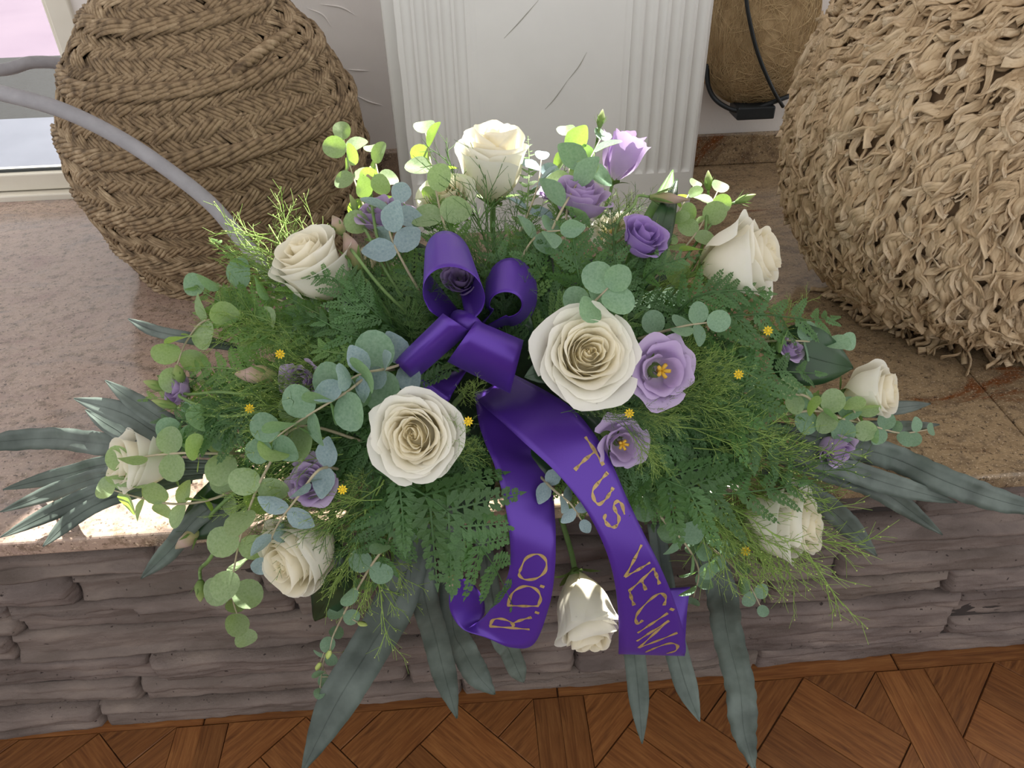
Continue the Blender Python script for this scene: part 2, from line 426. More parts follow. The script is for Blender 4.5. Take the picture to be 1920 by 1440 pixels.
# ================================================================== things standing on the ledge
# --- fluted white panel
def fluted():
    Y = 1.285
    xl, xr = atY(771, 330, Y).x, atY(1296, 330, Y).x
    r, M, Mi = root('fluted_panel', ((xl+xr)/2, Y+.03, 0), 'white plaster panel with fluted sides standing behind the flowers', 'panel')
    mw = simple('white_plaster', rgb('d8d7d4'), rgb('e2e1de'), 6, .55, .2, 30, bdist=.001)
    hw = (xr-xl)/2; H = .5
    # shaft behind
    V, F = box(-hw-.022, hw+.012, -.005, .07, 0, H); bevel(ob('shaft', V, F, mw, r, smooth=False), .004)
    gl_ = [xl+.0165+i*.0205 for i in range(5)]; gr_ = [xr-.0125-i*.0205 for i in range(6)]
    gs = [(g, .0075) for g in gl_]+[(g, .0075) for g in gr_]
    zend = atY(1230, 325, Y).z
    nxx, nzz = 330, 30
    V, F = [], []
    zs = [0, .02, zend-.02]+[zend-.012+i*.002 for i in range(14)]+[zend+.02+i*(H-zend-.02)/12 for i in range(13)]
    for i in range(nxx+1):
        x = xl+(xr-xl)*i/nxx
        for z in zs:
            d = 0
            for g, w in gs:
                a = abs(x-g)/w
                if a < 1:
                    s = math.sqrt(max(0, min(1, (z-zend)/.008))*(2-max(0, min(1, (z-zend)/.008)))) if z > zend else 0
                    d = max(d, .0055*math.sqrt(1-a*a)*s)
            if abs(x-(xl+.118)) < .004 or abs(x-(xr-.128)) < .004: d = max(d, .0006)
            e = .0
            if i in (0, nxx): e = .0015*nz(z*60, i)
            V.append((x-(xl+xr)/2+e, -.03+d+.0007*nz(x*9, z*9), z))
    n = len(zs)
    for i in range(nxx):
        for j in range(n-1): F.append((i*n+j, (i+1)*n+j, (i+1)*n+j+1, i*n+j+1))
    b = len(V)
    for i in (0, nxx):
        for j in range(n): V.append((V[i*n+j][0], -.004, V[i*n+j][2]))
    for j in range(n-1):
        F.append((j, j+1, b+j+1, b+j)); F.append((nxx*n+j+1, nxx*n+j, b+n+j, b+n+j+1))
    F.append((n-1, nxx*n+n-1, b+2*n-1, b+n-1))
    o = ob('fluted_face', V, F, mw, r)
    m = o.modifiers.new('es', 'EDGE_SPLIT'); m.split_angle = .6
    # scratches
    ms = simple('scratch', rgb('a8a69d'))
    for path in (((1100, 98), (1085, 125), (1065, 150)), ((1065, 150), (1040, 185), (1022, 205)), ((1010, 0), (975, 40), (945, 72))):
        pts = crom([atY(*q, Y-.0002) for q in path], 8)
        V, F = tube([Mi @ p for p in pts], lambda t: .0007*math.sin(math.pi*min(.97, max(.03, t)))+.0001, 4); ob('scratch', V, F, ms, r)
fluted()

# --- woven jar
JC = Vector((-.388, 1.261, 0))
JZ = [0, .069, .139, .208, .278, .347, .416, .486, .53, .58]; JR = [.162, .192, .214, .22, .203, .165, .110, .062, .058, .075]
def cub(xs, ys, x):
    i = max(0, min(len(xs)-2, next((k for k in range(len(xs)-1) if x <= xs[k+1]), len(xs)-2)))
    def sl(k):
        if k <= 0: return (ys[1]-ys[0])/(xs[1]-xs[0])
        if k >= len(xs)-1: return (ys[-1]-ys[-2])/(xs[-1]-xs[-2])
        return (ys[k+1]-ys[k-1])/(xs[k+1]-xs[k-1])
    h = xs[i+1]-xs[i]; t = (x-xs[i])/h
    return (2*t**3-3*t*t+1)*ys[i]+(t**3-2*t*t+t)*h*sl(i)+(-2*t**3+3*t*t)*ys[i+1]+(t**3-t*t)*h*sl(i+1)
def jr(z): return cub(JZ, JR, z)
def grass_mat(name, a, b, c):
    k = NT(name); v = k.coords((6, .5, 6), kind='UV'); oi = k.n('ShaderNodeObjectInfo')
    at = k.n('ShaderNodeAttribute', attribute_name='tt')
    w = k.noise(k.coords((1, 1, 1)), 60, 3); 
    c1 = k.ramp(w, [(.3, rgb(a)), (.5, rgb(b)), (.7, rgb(c))])
    k.l(c1, k.b.inputs['Base Color']); k.b.inputs['Roughness'].default_value = .7; k.b.inputs['Specular IOR Level'].default_value = .25
    return k.m
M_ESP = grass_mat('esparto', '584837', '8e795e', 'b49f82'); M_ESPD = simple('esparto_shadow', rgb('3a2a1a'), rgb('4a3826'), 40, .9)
def strand_mesh(seed, L, w, bow):
    """a bundle of three grass blades lying side by side, bowed over its neighbours"""
    r = random.Random(seed); V, F = [], []; ns = 7
    for b in range(3):
        off = (b-1)*w*.34; ph = r.uniform(-.3, .3)
        base = len(V)
        for i in range(ns):
            t = i/(ns-1); x = (t-.5)*L; hgt = bow*math.sin(math.pi*min(1, max(0, t)))-.0016*(1 if i in (0, ns-1) else 0)
            yy = off*(1-.25*abs(2*t-1)**2)+.0008*ph*math.sin(5*t+b)
            rr = w*.21*(.75+.25*math.sin(math.pi*t))
            for a in (-1, 0, 1, 2):
                an = [math.pi*.95, math.pi*.5, math.pi*.05, -math.pi*.5][a+1]
                V.append((x, yy+rr*math.cos(an), hgt+.8*rr*math.sin(an)))
        for i in range(ns-1):
            q = base+i*4
            for j in range(4): F.append((q+j, q+4+j, q+4+(j+1) % 4, q+(j+1) % 4))
    return V, F
def woven_jar():
    r, M, Mi = root('woven_jar', JC, 'big round jar woven from brown esparto grass at the left', 'jar')
    V, F = [], []; nn = 72; zz = [i*.58/60 for i in range(61)]
    for z in zz:
        for a in range(nn):
            an = 2*math.pi*a/nn; q = jr(z)-.004; V.append((q*math.cos(an), q*math.sin(an), z))
    for i in range(len(zz)-1):
        for a in range(nn): F.append((i*nn+a, i*nn+(a+1) % nn, (i+1)*nn+(a+1) % nn, (i+1)*nn+a))
    F.append(tuple(reversed(range(nn))))
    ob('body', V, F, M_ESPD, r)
    tmpl = [strand_mesh(s, .052, .0148, .0062) for s in range(6)]
    meshes = [mk('strand', v, f, M_ESP) for v, f in tmpl]
    items = []; rr = random.Random(5)
    # arc length down the profile
    z = .004; row = 0; dz_arc = .0165
    while z < .575:
        ra = jr(z); sl = (jr(z+.004)-jr(z-.004))/.008; ds = math.sqrt(1+sl*sl)
        n = max(18, int(2*math.pi*ra/.0185))
        seam = row % 5 == 0
        for k in range(n):
            an = 2*math.pi*(k+.5*(row % 2))/n + row*.11 + rr.uniform(-.01, .01)
            zc = z + .012*math.sin(an*1.0+.6)+rr.uniform(-.001, .001)
            if zc < .003: zc = .003
            rad = jr(zc); s2 = (jr(zc+.004)-jr(zc-.004))/.008
            nrm = Vector((math.cos(an), math.sin(an), -s2)).normalized()
            tan = Vector((-math.sin(an), math.cos(an), 0)); up = nrm.cross(tan)
            ang = (.62 if row % 2 else -.62)+rr.uniform(-.16, .16)
            if seam: ang = .30+rr.uniform(-.1, .1)
            if ((an*1.7+zc*9) % 6.28) < .9 and not seam: ang *= -1.0; 
            d = tan*math.cos(ang)+up*math.sin(ang)
            R = Matrix((d, nrm.cross(d), nrm)).transposed()
            s = rr.uniform(.92, 1.12)*(1.15 if seam else 1)
            pos = Vector((rad*math.cos(an), rad*math.sin(an), zc))+nrm*((.0042 if seam else .0)+rr.uniform(-.0015, .0025))
            Mx = Matrix.Translation(pos) @ R.to_4x4() @ Matrix.Diagonal((s, s, s, 1))
            items.append((Mx, nrm, rr.randrange(6)))
        z += dz_arc/ds*(1.15 if seam else 1); row += 1
    scored = []
    for i, (Mx, nrm, v) in enumerate(items):
        wp = M @ Mx.translation; px, py = proj(wp); f = nrm.dot((CAM-wp).normalized())
        ok = 0 < px < 1920 and 0 < py < 560 and not (px > 430 and py > 400+(600-px)*.2)
        scored.append((f/mpp(wp)*.001 if ok else -1, i))
    scored.sort(reverse=True); top = set(i for s, i in scored[:300])
    BV, BF = [], []
    for i, (Mx, nrm, v) in enumerate(items):
        if i in top: link('strand', meshes[v], r, Mx)
        else:
            b = len(BV); BV += [Mx @ Vector(p) for p in tmpl[v][0]]; BF += [tuple(b+q for q in f) for f in tmpl[v][1]]
    o = ob('strands', BV, BF, M_ESP, r); o['kind'] = 'stuff'
    # twisted rope handle at the left shoulder, and the ridge sewn across the front
    def rope(pts, rad, name):
        pts = crom(pts, 60); V, F = [], []
        for s in range(3):
            hel = []
            for i, p in enumerate(pts):
                t = (pts[min(i+1, 59)]-pts[max(i-1, 0)]).normalized(); a = t.orthogonal().normalized() if i == 0 else (a - t*a.dot(t)).normalized(); b = t.cross(a)
                an = i*.55+s*2.094; hel.append(p+(a*math.cos(an)+b*math.sin(an))*rad*.55)
            tube(hel, rad*.62, 6, True, V, F)
        ob(name, [Mi @ v for v in V], F, M_ESP, r)
    rope([atY(190, -25, 1.28), atY(163, 30, 1.27), atY(140, 85, 1.265), atY(126, 150, 1.262), atY(124, 200, 1.262)], .0055, 'rope_handle')
    def onj(px, py, lift):
        d = ray(px, py).normalized(); t = .7
        while t < 2:
            p = CAM+d*t; q = p-JC
            if math.hypot(q.x, q.y) < jr(max(0, min(.58, q.z)))+lift: return p
            t += .002
        return CAM+d*1.2
    rope([onj(415, 165, .006), onj(450, 128, .01), (onj(500, 88, .011)), onj(555, 52, .01)], .0075, 'sewn_ridge')
    rope([onj(655, 200, .0), onj(610, 205, .006), onj(560, 250, .006), onj(505, 290, .006), onj(470, 275, .006)], .0042, 'sewn_ridge')
    rope([onj(450, 215, .006), onj(475, 250, .007), onj(490, 285, .006)], .0045, 'sewn_ridge')
woven_jar()

# --- basket covered in curled dried strips
HC = Vector((.726, .97, 0)); HR, HZ, HE = .278, .236, .589
def m_strip():
    k = NT('dried_strip'); v = k.coords((1, 1, 1)); w = k.noise(v, 30, 3); fine = k.noise(k.coords((4, 60, 4)), 8, 4)
    c = k.ramp(w, [(.25, rgb('b59a78')), (.5, rgb('d4bb98')), (.75, rgb('e6d3b6'))])
    oi = k.n('ShaderNodeObjectInfo')
    k.l(k.mix(k.ramp(fine, [(.35, (.55, .55, .55, 1)), (.6, (0, 0, 0, 1))]), c, rgb('8a6c4c')), k.b.inputs['Base Color'])
    k.b.inputs['Roughness'].default_value = .8; k.b.inputs['Specular IOR Level'].default_value = .2; k.bump(fine, .4, .001)
    k.translucent(.12, c); return k.m
M_STRIP = m_strip()
def strip_mesh(seed):
    """curled dried strip: rises from the surface, bends over along +X, wavy, grooved cross-section"""
    r = random.Random(seed); n = 11; V, F = [], []
    L = r.uniform(.044, .064); w0 = r.uniform(.0050, .0074); waves = r.uniform(1.0, 2.0); amp = r.uniform(.002, .0055); ph = r.uniform(0, 6.28); lift = r.uniform(.25, .65); side = r.uniform(-.3, .3)
    pts = []
    for i in range(n):
        t = i/(n-1)
        x = L*(t-.15*math.sin(math.pi*t)*lift); z = .016*lift*math.sin(min(1, t*1.5)*math.pi*.75)+.007*lift+amp*.8*math.sin(ph+waves*6.28*t)*t
        y = amp*math.cos(ph*1.3+waves*6.28*t)+side*L*t*t
        pts.append(Vector((x, y, z)))
    prof = [(-1, -.3), (-.72, .42), (-.45, .0), (-.12, .55), (.18, .02), (.5, .5), (.75, -.05), (1, -.2), (.1, -.55)]
    tw0, tw1 = r.uniform(-.5, .5), r.uniform(-1.6, 1.6)
    for i, p in enumerate(pts):
        t = i/(n-1); d = (pts[min(n-1, i+1)]-pts[max(0, i-1)]).normalized(); b = d.cross(Vector((0, 0, 1))); b = b.normalized() if b.length > .01 else Vector((0, 1, 0)); c = b.cross(d)
        an = tw0+tw1*t; bb = b*math.cos(an)+c*math.sin(an); cc = c*math.cos(an)-b*math.sin(an)
        w = w0*(.75+.3*math.sin(3.1*t+.3)+(.35 if i == n-1 else 0)+.12*r.uniform(-1, 1)); h = w*.55
        for a, q in prof: V.append(p+bb*a*w+cc*q*h)
    k = len(prof)
    for i in range(n-1):
        for j in range(k): F.append((i*k+j, (i+1)*k+j, (i+1)*k+(j+1) % k, i*k+(j+1) % k))
    F.append(tuple(reversed(range((n-1)*k, n*k))))
    return V, F
def curly_basket():
    r, M, Mi = root('curly_basket', HC, 'large rounded basket covered in curled beige dried strips at the right', 'basket')
    def sp(th, an, gr=0.0):
        return Vector(((HR+gr)*math.cos(th)**HE*math.cos(an), (HR+gr)*math.cos(th)**HE*math.sin(an), .012+HZ+(HZ+gr)*math.sin(th)))
    V, F = [], []; nn = 48; th = [-1.45+2.9*i/30 for i in range(31)]
    for t in th:
        for a in range(nn): V.append(sp(t, 2*math.pi*a/nn, -.006))
    for i in range(30):
        for a in range(nn): F.append((i*nn+a, i*nn+(a+1) % nn, (i+1)*nn+(a+1) % nn, (i+1)*nn+a))
    ob('body', V, F, simple('basket_core', rgb('7a6248'), rgb('8c7256'), 30, .9), r)
    tm = [strip_mesh(40+s) for s in range(14)]; ms = [mk('strip', v, f, M_STRIP) for v, f in tm]
    items = []; rr = random.Random(9); t = -1.32
    while t < 1.5:
        rad = HR*math.cos(t)**HE; n = max(6, int(2*math.pi*rad/.0122))
        for k in range(n):
            an = 2*math.pi*(k+rr.uniform(-.35, .35))/n+rr.random(); tt = max(-1.4, min(1.5, t+rr.uniform(-.04, .04)))
            p = sp(tt, an); e = .01
            du = (sp(tt+e, an)-sp(tt-e, an)).normalized(); da = (sp(tt, an+e)-sp(tt, an-e)).normalized(); nrm = da.cross(du).normalized()
            down = -du
            wp = HC+p
            if nrm.dot((CAM-wp).normalized()) < -.35: continue
            phi = rr.gauss(0, .42)
            swing = sstep(-.1, 1.0, tt)*(1.15+.3*math.sin(an*3))
            d = down*math.cos(phi+swing)+da*math.sin(phi+swing)*(-1)
            if p.z < .03: d = (d+Vector((math.cos(an), math.sin(an), 0))*1.5).normalized()
            nrm2 = (nrm-d*nrm.dot(d)).normalized(); R = Matrix((d, nrm2.cross(d), nrm2)).transposed()
            s = rr.uniform(.8, 1.15)
            items.append((Matrix.Translation(p-nrm*.004) @ R.to_4x4() @ Matrix.Diagonal((s, s, s, 1)), nrm, rr.randrange(14)))
        # constant arc spacing
        e = .01; q0, q1 = sp(t, 0), sp(t+e, 0); t += .0122/((q1-q0).length/e)
    # strips whose ends would dip into the ledge are lifted
    out = []
    for Mx, nrm, v in items:
        lo = min((Mx @ p).z for p in tm[v][0][::5])
        if lo < .002: Mx = Matrix.Translation((0, 0, .002-lo)) @ Mx
        out.append((Mx, nrm, v))
    items = out
    sc_ = []
    for i, (Mx, nrm, v) in enumerate(items):
        wp = M @ Mx.translation; px, py = proj(wp); f = nrm.dot((CAM-wp).normalized())
        sc_.append((f/mpp(wp) if (1440 < px < 1915 and 5 < py < 690) else -1, i))
    sc_.sort(reverse=True); top = set(i for s, i in sc_[:300]); BV, BF = [], []
    for i, (Mx, nrm, v) in enumerate(items):
        if i in top: link('strip', ms[v], r, Mx)
        else:
            b = len(BV); BV += [Mx @ p for p in tm[v][0]]; BF += [tuple(b+q for q in f) for f in tm[v][1]]
    o = ob('strips', BV, BF, M_STRIP, r); o['kind'] = 'stuff'
curly_basket()

# --- coir-lined hanging basket on the back wall
def coir():
    c = atY(1440, 70, 1.50); r, M, Mi = root('coir_planter', (c.x, 1.56, c.z-.1), 'coir-lined planter in a dark metal frame hanging behind the panel', 'planter')
    C0 = Vector((c.x, 1.545, c.z)); ax, ay, az = .098, .07, .092
    b = atY(1400, 203, 1.49); az = c.z-b.z
    def sp(u, v):                                  # superellipsoid-like trough
        cu, su, cv, sv = math.cos(u), math.sin(u), math.cos(v), math.sin(v)
        f = lambda q, e: math.copysign(abs(q)**e, q)
        return C0+Vector((ax*f(cv, .7)*f(cu, .7), ay*f(cv, .7)*f(su, .8), (az if sv < 0 else .16)*f(sv, .8)))
    V, F = [], []; nu, nv = 48, 30
    for j in range(nv+1):
        for i in range(nu):
            p = sp(2*math.pi*i/nu, -math.pi/2+math.pi*j/nv); p = p+Vector((nz(*(p*40)), nz(*(p*41)), nz(*(p*43))))*.003; p.y = min(p.y, WALL_Y-.004); V.append(Mi @ p)
    for j in range(nv):
        for i in range(nu): F.append((j*nu+i, j*nu+(i+1) % nu, (j+1)*nu+(i+1) % nu, (j+1)*nu+i))
    ob('coir_liner', V, F, simple('coir', rgb('a48a64'), rgb('c2a880'), 50, .95, .8, 160, bdist=.004), r)
    rr = random.Random(3); V, F = [], []
    for k in range(2200):
        u = rr.uniform(math.pi*.95, math.pi*2.05); v = rr.uniform(-1.4, 1.2); pts = []; du, dv = rr.uniform(-.25, .25), rr.uniform(-.25, .25); bend = rr.uniform(-.12, .12); lf = rr.uniform(.001, .004)
        for i in range(5):
            t = i/4-.5; p = sp(u+du*t*2+bend*(t*t), v+dv*t*2-bend*t*t); n = (p-C0).normalized(); pts.append(Mi @ (p+n*(lf+.002)))
        tube(pts, rr.uniform(.0003, .0006), 3, False, V, F)
    o = ob('fibres', V, F, simple('coir_fibre', rgb('b89c70'), rgb('d6bd92'), 30, .8), r); o['kind'] = 'stuff'
    mm = simple('dark_metal', rgb('2c3033'), rgb('3a3f42'), 30, .45, metal=.4)
    def rod(pts, rad, name):
        V, F = tube([Mi @ p for p in crom(pts, 40)], rad, 8); ob(name, V, F, mm, r)
    Yf = 1.468
    rod([atY(1396, -40, Yf+.004), atY(1403, 25, Yf), atY(1421, 100, Yf), atY(1448, 165, Yf), atY(1468, 200, Yf+.02)], .0036, 'frame_rod')
    rod([atY(1325, 120, 1.53), atY(1328, 160, 1.52), atY(1342, 187, 1.51), atY(1372, 205, 1.49), atY(1405, 207, 1.485), atY(1440, 195, 1.485), atY(1480, 180, 1.49)], .0046, 'frame_rod')
    a, b2 = atY(1383, 205, 1.48), atY(1450, 222, 1.48)
    V, F = box(a.x, b2.x, 1.475, 1.53, b2.z, a.z+.004); bevel(ob('foot_plate', [Mi @ v for v in V], F, mm, r, smooth=False), .003)
    V, F = box(C0.x-.09, C0.x+.09, 1.556, WALL_Y, C0.z-.115+.02, C0.z-.098+.02); ob('batten', [Mi @ v for v in V], F, simple('batten', rgb('9a7a50'), rgb('ad8c60')), r, smooth=False)
coir()

# --- grey bent cane looping past the jar
def cane():
    end = atZ(560, 600, .011)
    pts = [end, atY(505, 515, .93), atY(445, 440, .95), atY(395, 382, .97), atY(320, 322, .985), atY(230, 262, 1.0), atY(120, 208, 1.01), atY(0, 174, 1.02), atY(-160, 140, 1.10), atY(-230, 120, 1.22), atY(-150, 130, 1.33), atY(0, 131, 1.37), atY(60, 117, 1.39), atY(125, 122, 1.41), atY(190, 150, 1.44), atY(260, 200, 1.5)]
    r, M, Mi = root('bent_cane', end, 'grey painted bent cane curving in front of the woven jar', 'cane')
    V, F = tube([Mi @ p for p in crom(pts, 120)], .0098, 12); ob('cane', V, F, simple('grey_paint', rgb('8e8c90'), rgb('9c9a9e'), 60, .65, .2, 120), r)
cane()
# ================================================================== builders for the flowers and leaves
CORE = Vector((.04, .82, .06))                    # where the stems meet, in the foam
LAND = []                                         # landmarks for labels: (phrase, px, py)
USED = {}
def rel(px, py, skip=0):
    o = sorted(LAND, key=lambda q: (q[1]-px)**2+(q[2]-py)**2)[skip]
    dx, dy = px-o[1], py-o[2]
    if abs(dx) < 28 and abs(dy) < 28: w = 'against'
    elif abs(dx) > 2.2*abs(dy): w = 'right of' if dx > 0 else 'left of'
    elif abs(dy) > 2.2*abs(dx): w = 'below' if dy > 0 else 'above'
    else: w = ('lower' if dy > 0 else 'upper')+(' right of' if dx > 0 else ' left of')
    return w+' '+o[0]
def lab(desc, px, py, group):
    """a label that tells this one from its like"""
    for skip in (0, 1, 2, 3, 4):
        s = desc+' '+rel(px, py, skip)
        if len(s.split()) > 16: s = ' '.join(s.split()[:16])
        if s not in USED:
            USED[s] = 1; return s
    s = desc+' '+rel(px, py, 0); return s
def toward(ax, ay, az): return (CRIGHT*ax+CUP*ay+CBACK*az).normalized()
def stem_path(base, axis, length=None, core=CORE):
    a = Vector(base); b = a-Vector(axis).normalized()*.035
    c = core.lerp(b, .62); return crom([a, b, c], 10)

def leafmat(name, c1, c2, trans=.3, tcol=None, rough=.5, scale=40, rnd=.15, spec=.4, bump=.15):
    return simple(name, rgb(c1), rgb(c2), scale, rough, bump, scale*3, trans, rgb(tcol) if tcol else None, spec, rnd=rnd, bdist=.001)
def m_petal(name, stops, rough=.55, trans=.3, sss=0, veins=0):
    k = NT(name); at = k.n('ShaderNodeAttribute', attribute_name='tt')
    c = k.ramp(at.outputs['Fac'], [(p, rgb(h)) for p, h in stops])
    f = k.noise(k.coords(), 90, 3)
    c = k.mix(k.ramp(f, [(.3, (.12, .12, .12, 1)), (.7, (0, 0, 0, 1))]), c, rgb(stops[0][1]))
    k.l(c, k.b.inputs['Base Color']); k.b.inputs['Roughness'].default_value = rough; k.b.inputs['Specular IOR Level'].default_value = .3
    k.b.inputs['Sheen Weight'].default_value = .15
    k.translucent(trans, c); return k.m
M_ROSE = m_petal('rose_petal', [(0, 'f6eac6'), (.4, 'f8efd0'), (.7, 'f9f4e2'), (1, 'f8f5ea')], trans=.42)
M_ROSEW = m_petal('rose_petal_outer', [(0, 'dde0b4'), (.3, 'f0ead2'), (.7, 'f6f2e6'), (1, 'f8f6ee')], trans=.36)
M_LIS = m_petal('lisianthus_petal', [(0, 'e6dfe0'), (.3, 'c8b2d8'), (.7, 'bda2d2'), (1, 'ccb6de')], trans=.35)
M_LISD = m_petal('lisianthus_petal_deep', [(0, 'd6ccdc'), (.3, 'b092d0'), (.7, 'a482ca'), (1, 'b598d8')], trans=.35)
M_STEM = leafmat('stem_green', '5d7a44', '7d9a5c', .05, rnd=.1)
M_SEPAL = leafmat('sepal', '5f7c3e', '84a05a', .2)
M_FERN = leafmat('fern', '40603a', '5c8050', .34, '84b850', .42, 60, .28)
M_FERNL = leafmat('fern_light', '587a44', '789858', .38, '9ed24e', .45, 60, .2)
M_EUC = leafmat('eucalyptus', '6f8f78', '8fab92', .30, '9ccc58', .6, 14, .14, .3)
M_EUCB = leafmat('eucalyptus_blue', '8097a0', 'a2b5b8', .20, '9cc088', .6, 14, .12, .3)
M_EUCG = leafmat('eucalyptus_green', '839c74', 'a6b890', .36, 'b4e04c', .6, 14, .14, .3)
M_STRAP = leafmat('strap_leaf', '3d4842', '6c7871', .12, '7cac84', .45, 24, .18, .5)
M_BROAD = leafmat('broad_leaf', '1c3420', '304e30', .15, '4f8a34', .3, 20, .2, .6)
M_TWIG = leafmat('filler_green', '7c9a4c', 'a2ba68', .25, 'b8dc60', .6, 40, .2)
M_TWIGD = leafmat('filler_dark', '4d6e3c', '688a4c', .2, '88b850', .6, 40, .2)
M_BUD = leafmat('filler_bud', 'a8bc62', 'c8d284', .2, 'd8e880', .6)
M_YEL = leafmat('yellow_floret', 'e0b818', 'f2d030', .2)
M_PIST = leafmat('pistil', 'c99a20', 'e6c050', .1)
M_WOODY = leafmat('euc_stem', '9a9078', 'b4ab8e', .0, rnd=.1)
M_WATER = NT('water'); M_WATER.b.inputs['Transmission Weight'].default_value = 1; M_WATER.b.inputs['Roughness'].default_value = .02; M_WATER.b.inputs['IOR'].default_value = 1.33; M_WATER = M_WATER.m
M_BUDP = m_petal('bud_skin', [(0, '7d8f52'), (.35, 'a3966e'), (.7, 'b59a92'), (1, '9a8a6c')], trans=.15)
M_BUDG = m_petal('bud_green', [(0, '6a8446'), (.5, '7f9652'), (1, '9aa468')], trans=.15)

def petal_mesh(f, r, hgt, opn, ruf, hwf=1.0, ns=15, nt=11, mat=None, tipamp=.05, curl=1.0, wide=1.0):
    rmax = .045+.845*f**.92
    zt = hgt*(.90+.07*math.sin(math.pi*f)-.42*opn*f**1.8)*(1+r.uniform(-.03, .03)*(1+2.2*f))
    fl = (.06+.55*opn)*f**1.6*r.uniform(.75, 1.2)*curl
    hw = (1.55-.58*f)*hwf*r.uniform(.85, 1.2)
    sp = r.choice((-1, 1))*0+1; ph = r.uniform(0, 6.28); ph2 = r.uniform(0, 6.28)
    V, F, A = [], [], []
    for i in range(ns):
        s = -1+2*i/(ns-1)
        top = 1-(.20-.08*f)*abs(s)**(3.2+f)+tipamp*f*math.exp(-(s/.16)**2)+.02*ruf*math.sin(7*s+ph)
        for j in range(nt):
            q = j/(nt-1); t = q*top
            wid = hw*wide*(.30+.70*sstep(0, .55, t))
            an = s*wid
            a = min(1, t/.6)
            ra = rmax*(.10+.90*math.sin(math.pi/2*a)**.85)
            u = max(0, (t-.52)/.48)
            u2 = max(0, (t-.80)/.20); ra = ra*(1-.16*(1-f)*u*u)+max(fl, .05*sstep(.08, .3, f))*u**1.8+.05*sstep(.1, .5, f)*u2*u2
            ra += .05*f*abs(s)**4*u*curl + .085*s*(.35+.65*f)*sp*(rmax*.8+.1)
            ra += ruf*(.035*math.sin(4.2*s+ph)+.025*math.sin(9*s+ph2))*t**3*(.35+.65*f)
            ra += .045*math.sin(2.3*s+ph2)*t*t*math.sin(math.pi*min(1, f*1.15))*(.5+ruf)
            z = zt*t-.45*fl*u**3.2*curl+ruf*.02*math.sin(6*s+ph2)*u
            V.append((ra*math.cos(an), ra*math.sin(an), z)); A.append(min(1, q*(.55+.45*f)+.12*f))
    for i in range(ns-1):
        for j in range(nt-1): F.append((i*nt+j, (i+1)*nt+j, (i+1)*nt+j+1, i*nt+j+1))
    return V, F, A

def blade(L, w, n=6, fold=.15, droop=.2, tip=1.0):
    """small pointed leaf along +Y"""
    V, F = [], []
    for i in range(n+1):
        t = i/n; ww = w*math.sin(math.pi*min(1, t*.97+.03))**.8*(1 if t < .5 else (1-(t-.5)*.4*tip)); z = -droop*L*t*t
        for s in (-1, 0, 1): V.append((s*ww/2, L*t, z+fold*ww*abs(s)))
    for i in range(n):
        for j in range(2): F.append((i*3+j, i*3+j+1, i*3+4+j, i*3+3+j))
    return V, F

